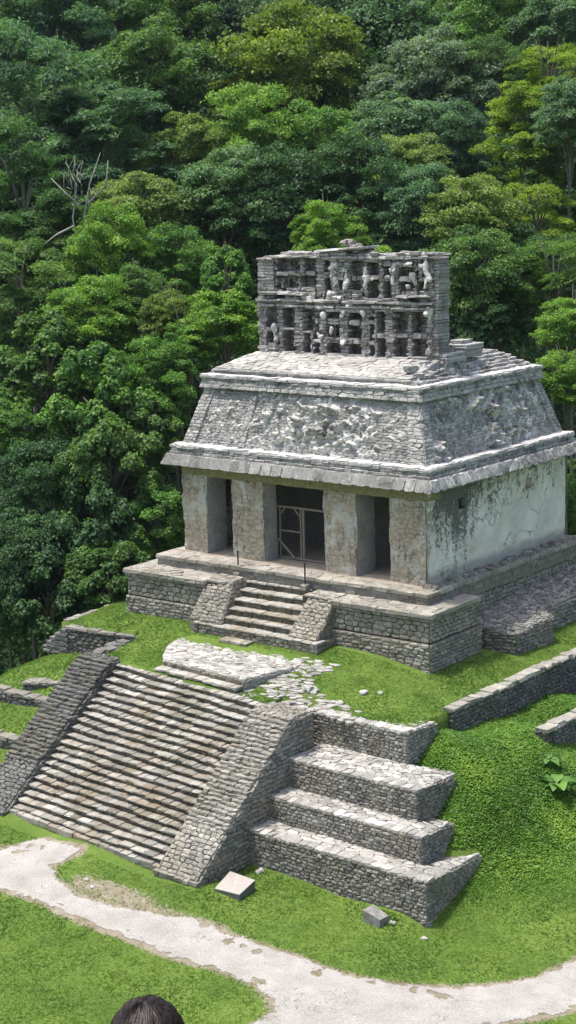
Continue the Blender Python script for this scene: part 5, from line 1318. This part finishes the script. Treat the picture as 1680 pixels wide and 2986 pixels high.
for s in (-1,1):
    for k,(dx,l) in enumerate(((-.028,.068),(-.01,.078),(.01,.074),(.027,.058))):
        a=V((s*.17+dx,.175,.775));skinned('finger',[a,a+V((0,.02,-l*.55)),a+V((-s*.012,.01,-l))],[(0,1),(1,2)],[.009,.008,.007],M['skin'],per)
    a=V((s*.17-s*.03,.15,.80));skinned('thumb',[a,a+V((-s*.02,.02,-.025)),a+V((-s*.02,.035,-.05))],[(0,1),(1,2)],[.011,.009,.008],M['skin'],per)
def ell(name,c,r,mat,parent,f=None,n=28):
    m=MB();vs=[];fs=[];k2=n*2
    for i in range(n+1):
        th=math.pi*i/n
        for k in range(k2):
            ph=2*math.pi*k/k2;d=V((math.sin(th)*math.cos(ph),math.sin(th)*math.sin(ph),math.cos(th)))
            s=f(d) if f else 1
            vs.append(V(c)+V((d.x*r[0],d.y*r[1],d.z*r[2]))*s)
    for i in range(n):
        for k in range(k2): fs.append((i*k2+k,(i+1)*k2+k,(i+1)*k2+(k+1)%k2,i*k2+(k+1)%k2))
    m.v=[tuple(v) for v in vs];m.f=fs;m.t=[.5]*len(fs)
    me=bpy.data.meshes.new(name);me.from_pydata(m.v,[],m.f);me.materials.append(mat);me.polygons.foreach_set('use_smooth',[True]*len(me.polygons))
    o=bpy.data.objects.new(name,me);COL.objects.link(o);o.parent=parent;return o
# face details (turned away from the view)
ell('nose',(0,.105,1.5),(.014,.02,.022),M['skin'],per,n=10)
for s in (-1,1):
    ell('ear',(s*.078,.02,1.5),(.012,.022,.032),M['skin'],per,n=10);ell('eye',(s*.03,.092,1.525),(.012,.008,.008),M['shoe'],per,n=8)
ell('mouth',(0,.1,1.455),(.024,.008,.007),simple('lips',(.3,.1,.08),(.34,.12,.1)),per,n=8)
skinned('shirt',[(0,0,.9),(0,0,1.05),(0,0,1.2),(0,-.01,1.33),(.16,0,1.31),(.195,-.02,1.12),(-.16,0,1.31),(-.195,-.02,1.12)],[(0,1),(1,2),(2,3),(3,4),(4,5),(3,6),(6,7)],[(.15,.12),(.135,.11),(.145,.115),(.13,.1),.062,.052,.062,.052],M['shirt'],per)
skinned('trousers',[(0,0,.95),(0,0,.88),(.09,0,.82),(.1,.01,.48),(.1,-.02,.1),(-.09,0,.82),(-.1,.01,.48),(-.1,-.02,.1)],[(0,1),(1,2),(2,3),(3,4),(1,5),(5,6),(6,7)],[(.14,.115),(.145,.12),.09,.068,.055,.09,.068,.055],M['jeans'],per)
for s in (-1,1): ell('shoe',(s*.105,.06,.03),(.05,.14,.045),M['shoe'],per,n=12)
mh,nt,bs,out=mat_new('dark_brown_hair')
tc=nt.nodes.new('ShaderNodeTexCoord');mp=nt.nodes.new('ShaderNodeMapping');mp.inputs['Scale'].default_value=(60,3,14);nt.links.new(tc.outputs['Object'],mp.inputs[0])
n1=noi(nt,mp.outputs[0],2.2,5,.6,.4)
nt.links.new(ramp(nt,n1,[(.35,(.012,.008,.007)),(.6,(.035,.022,.018)),(.75,(.07,.045,.035))]),bs.inputs['Base Color']);bs.inputs['Roughness'].default_value=.42;bs.inputs['Specular IOR Level'].default_value=.45
bump(nt,bs,n1,.6,.01)
def hf(d):
    s=1+.025*noise.noise(V((d.x*7,d.y*2.5,d.z*4)))+.01*noise.noise(V((d.x*30,d.y*4,d.z*8)))
    part=math.exp(-((d.x+.15*d.y+.05)/.035)**2)*max(0,d.z)*.03
    if d.z<0 and d.y<.3: s*=1+.12*(-d.z)
    if d.y>.55 and d.z<.45: s*=.8
    return s-part
hair=ell('hair',(0,-.012,1.495),(.104,.118,.125),mh,per,hf,40)
ms_=MB();g=random.Random(4)
for k in range(900):
    ph=g.uniform(0,6.283);th=g.uniform(.03,1.25)
    pts=[]
    for i in range(5):
        t=th+.16*i;q=ph+.05*i*math.sin(k);d=V((math.sin(t)*math.cos(q),math.sin(t)*math.sin(q),math.cos(t)))
        if d.y>.6 and d.z<.4: break
        pts.append(V((0,-.012,1.495))+V((d.x*.104,d.y*.118,d.z*.125))*(hf(d)*1.0+.012+.01*math.sin(i*1.1+k)))
    if len(pts)>2: ms_.tube(pts,.0011,3)
me=bpy.data.meshes.new('hair_strands');me.from_pydata(ms_.v,[],ms_.f);me.materials.append(mh)
o=bpy.data.objects.new('hair_strands',me);COL.objects.link(o);o.parent=hair
# stepped ledge the person stands on
m=MB()
for k in range(3):
    c=V((px,py,0))+fwv*(-.9*k+.35);sd=V((fwv.y,-fwv.x,0))
    pts=[c-sd*2-fwv*3.0,c+sd*2-fwv*3.0,c+sd*2,c-sd*2]
    if k: pts=[c-sd*2-fwv*(3.0-.9*0),c+sd*2-fwv*3.0,c+sd*2,c-sd*2]
    m.prism([(p.x,p.y) for p in pts][::1],gz0-1.6,gz0+.5*k-.0,.5)
o=m.build('viewpoint_steps',M['terrace']);tag(o,'stone steps the person stands on below the view','steps')
# ================================================================== CAMERA / LIGHT
cam=bpy.data.cameras.new('camera');co=bpy.data.objects.new('camera',cam);COL.objects.link(co)
cam.sensor_fit='VERTICAL';cam.sensor_height=24;cam.lens=24*4715.7/2986;cam.clip_end=2000;cam.clip_start=.1
CR=((0.77540657,-0.62343212,-0.10038449),(0.63084813,0.75779146,0.16668156),(-0.02784413,-0.19257335,0.98088746))
mw=Matrix(((CR[0][0],CR[0][2],-CR[0][1],31.89),(CR[1][0],CR[1][2],-CR[1][1],-46.47),(CR[2][0],CR[2][2],-CR[2][1],13.71),(0,0,0,1)))
co.matrix_world=mw;scene.camera=co
sd=V(SUNDIR).normalized()
sun=bpy.data.lights.new('sun','SUN');so=bpy.data.objects.new('sun',sun);COL.objects.link(so)
sun.energy=SUNE;sun.angle=math.radians(4);sun.color=(1,.955,.88)
so.rotation_euler=(-sd).to_track_quat('-Z','Y').to_euler()
wd=bpy.data.worlds.new('World');scene.world=wd;wd.use_nodes=True;nt=wd.node_tree;nt.nodes.clear()
sky=nt.nodes.new('ShaderNodeTexSky');sky.sky_type='NISHITA';sky.sun_disc=False;sky.dust_density=4;sky.air_density=.9
sky.sun_elevation=math.asin(sd.z);sky.sun_rotation=math.atan2(sd.x,sd.y)
bg=nt.nodes.new('ShaderNodeBackground');bg.inputs[1].default_value=SKYS;ow=nt.nodes.new('ShaderNodeOutputWorld')
nt.links.new(sky.outputs[0],bg.inputs[0]);nt.links.new(bg.outputs[0],ow.inputs[0])
if HAZE:
    hz=MB();hz.box(-140,90,-75,190,-15,75);
    hm=bpy.data.materials.new('haze_air');hm.use_nodes=True;nt=hm.node_tree;nt.nodes.clear();o_=nt.nodes.new('ShaderNodeOutputMaterial');pv=nt.nodes.new('ShaderNodeVolumePrincipled')
    pv.inputs['Color'].default_value=(.8,.88,1,1);pv.inputs['Density'].default_value=HAZE;pv.inputs['Anisotropy'].default_value=.3
    nt.links.new(pv.outputs[0],o_.inputs['Volume']);tag(hz.build('haze',hm),kind='stuff')
scene.view_settings.view_transform='Standard';scene.view_settings.look='None';scene.view_settings.exposure=EXPO;scene.view_settings.gamma=1
scene.render.engine='CYCLES'
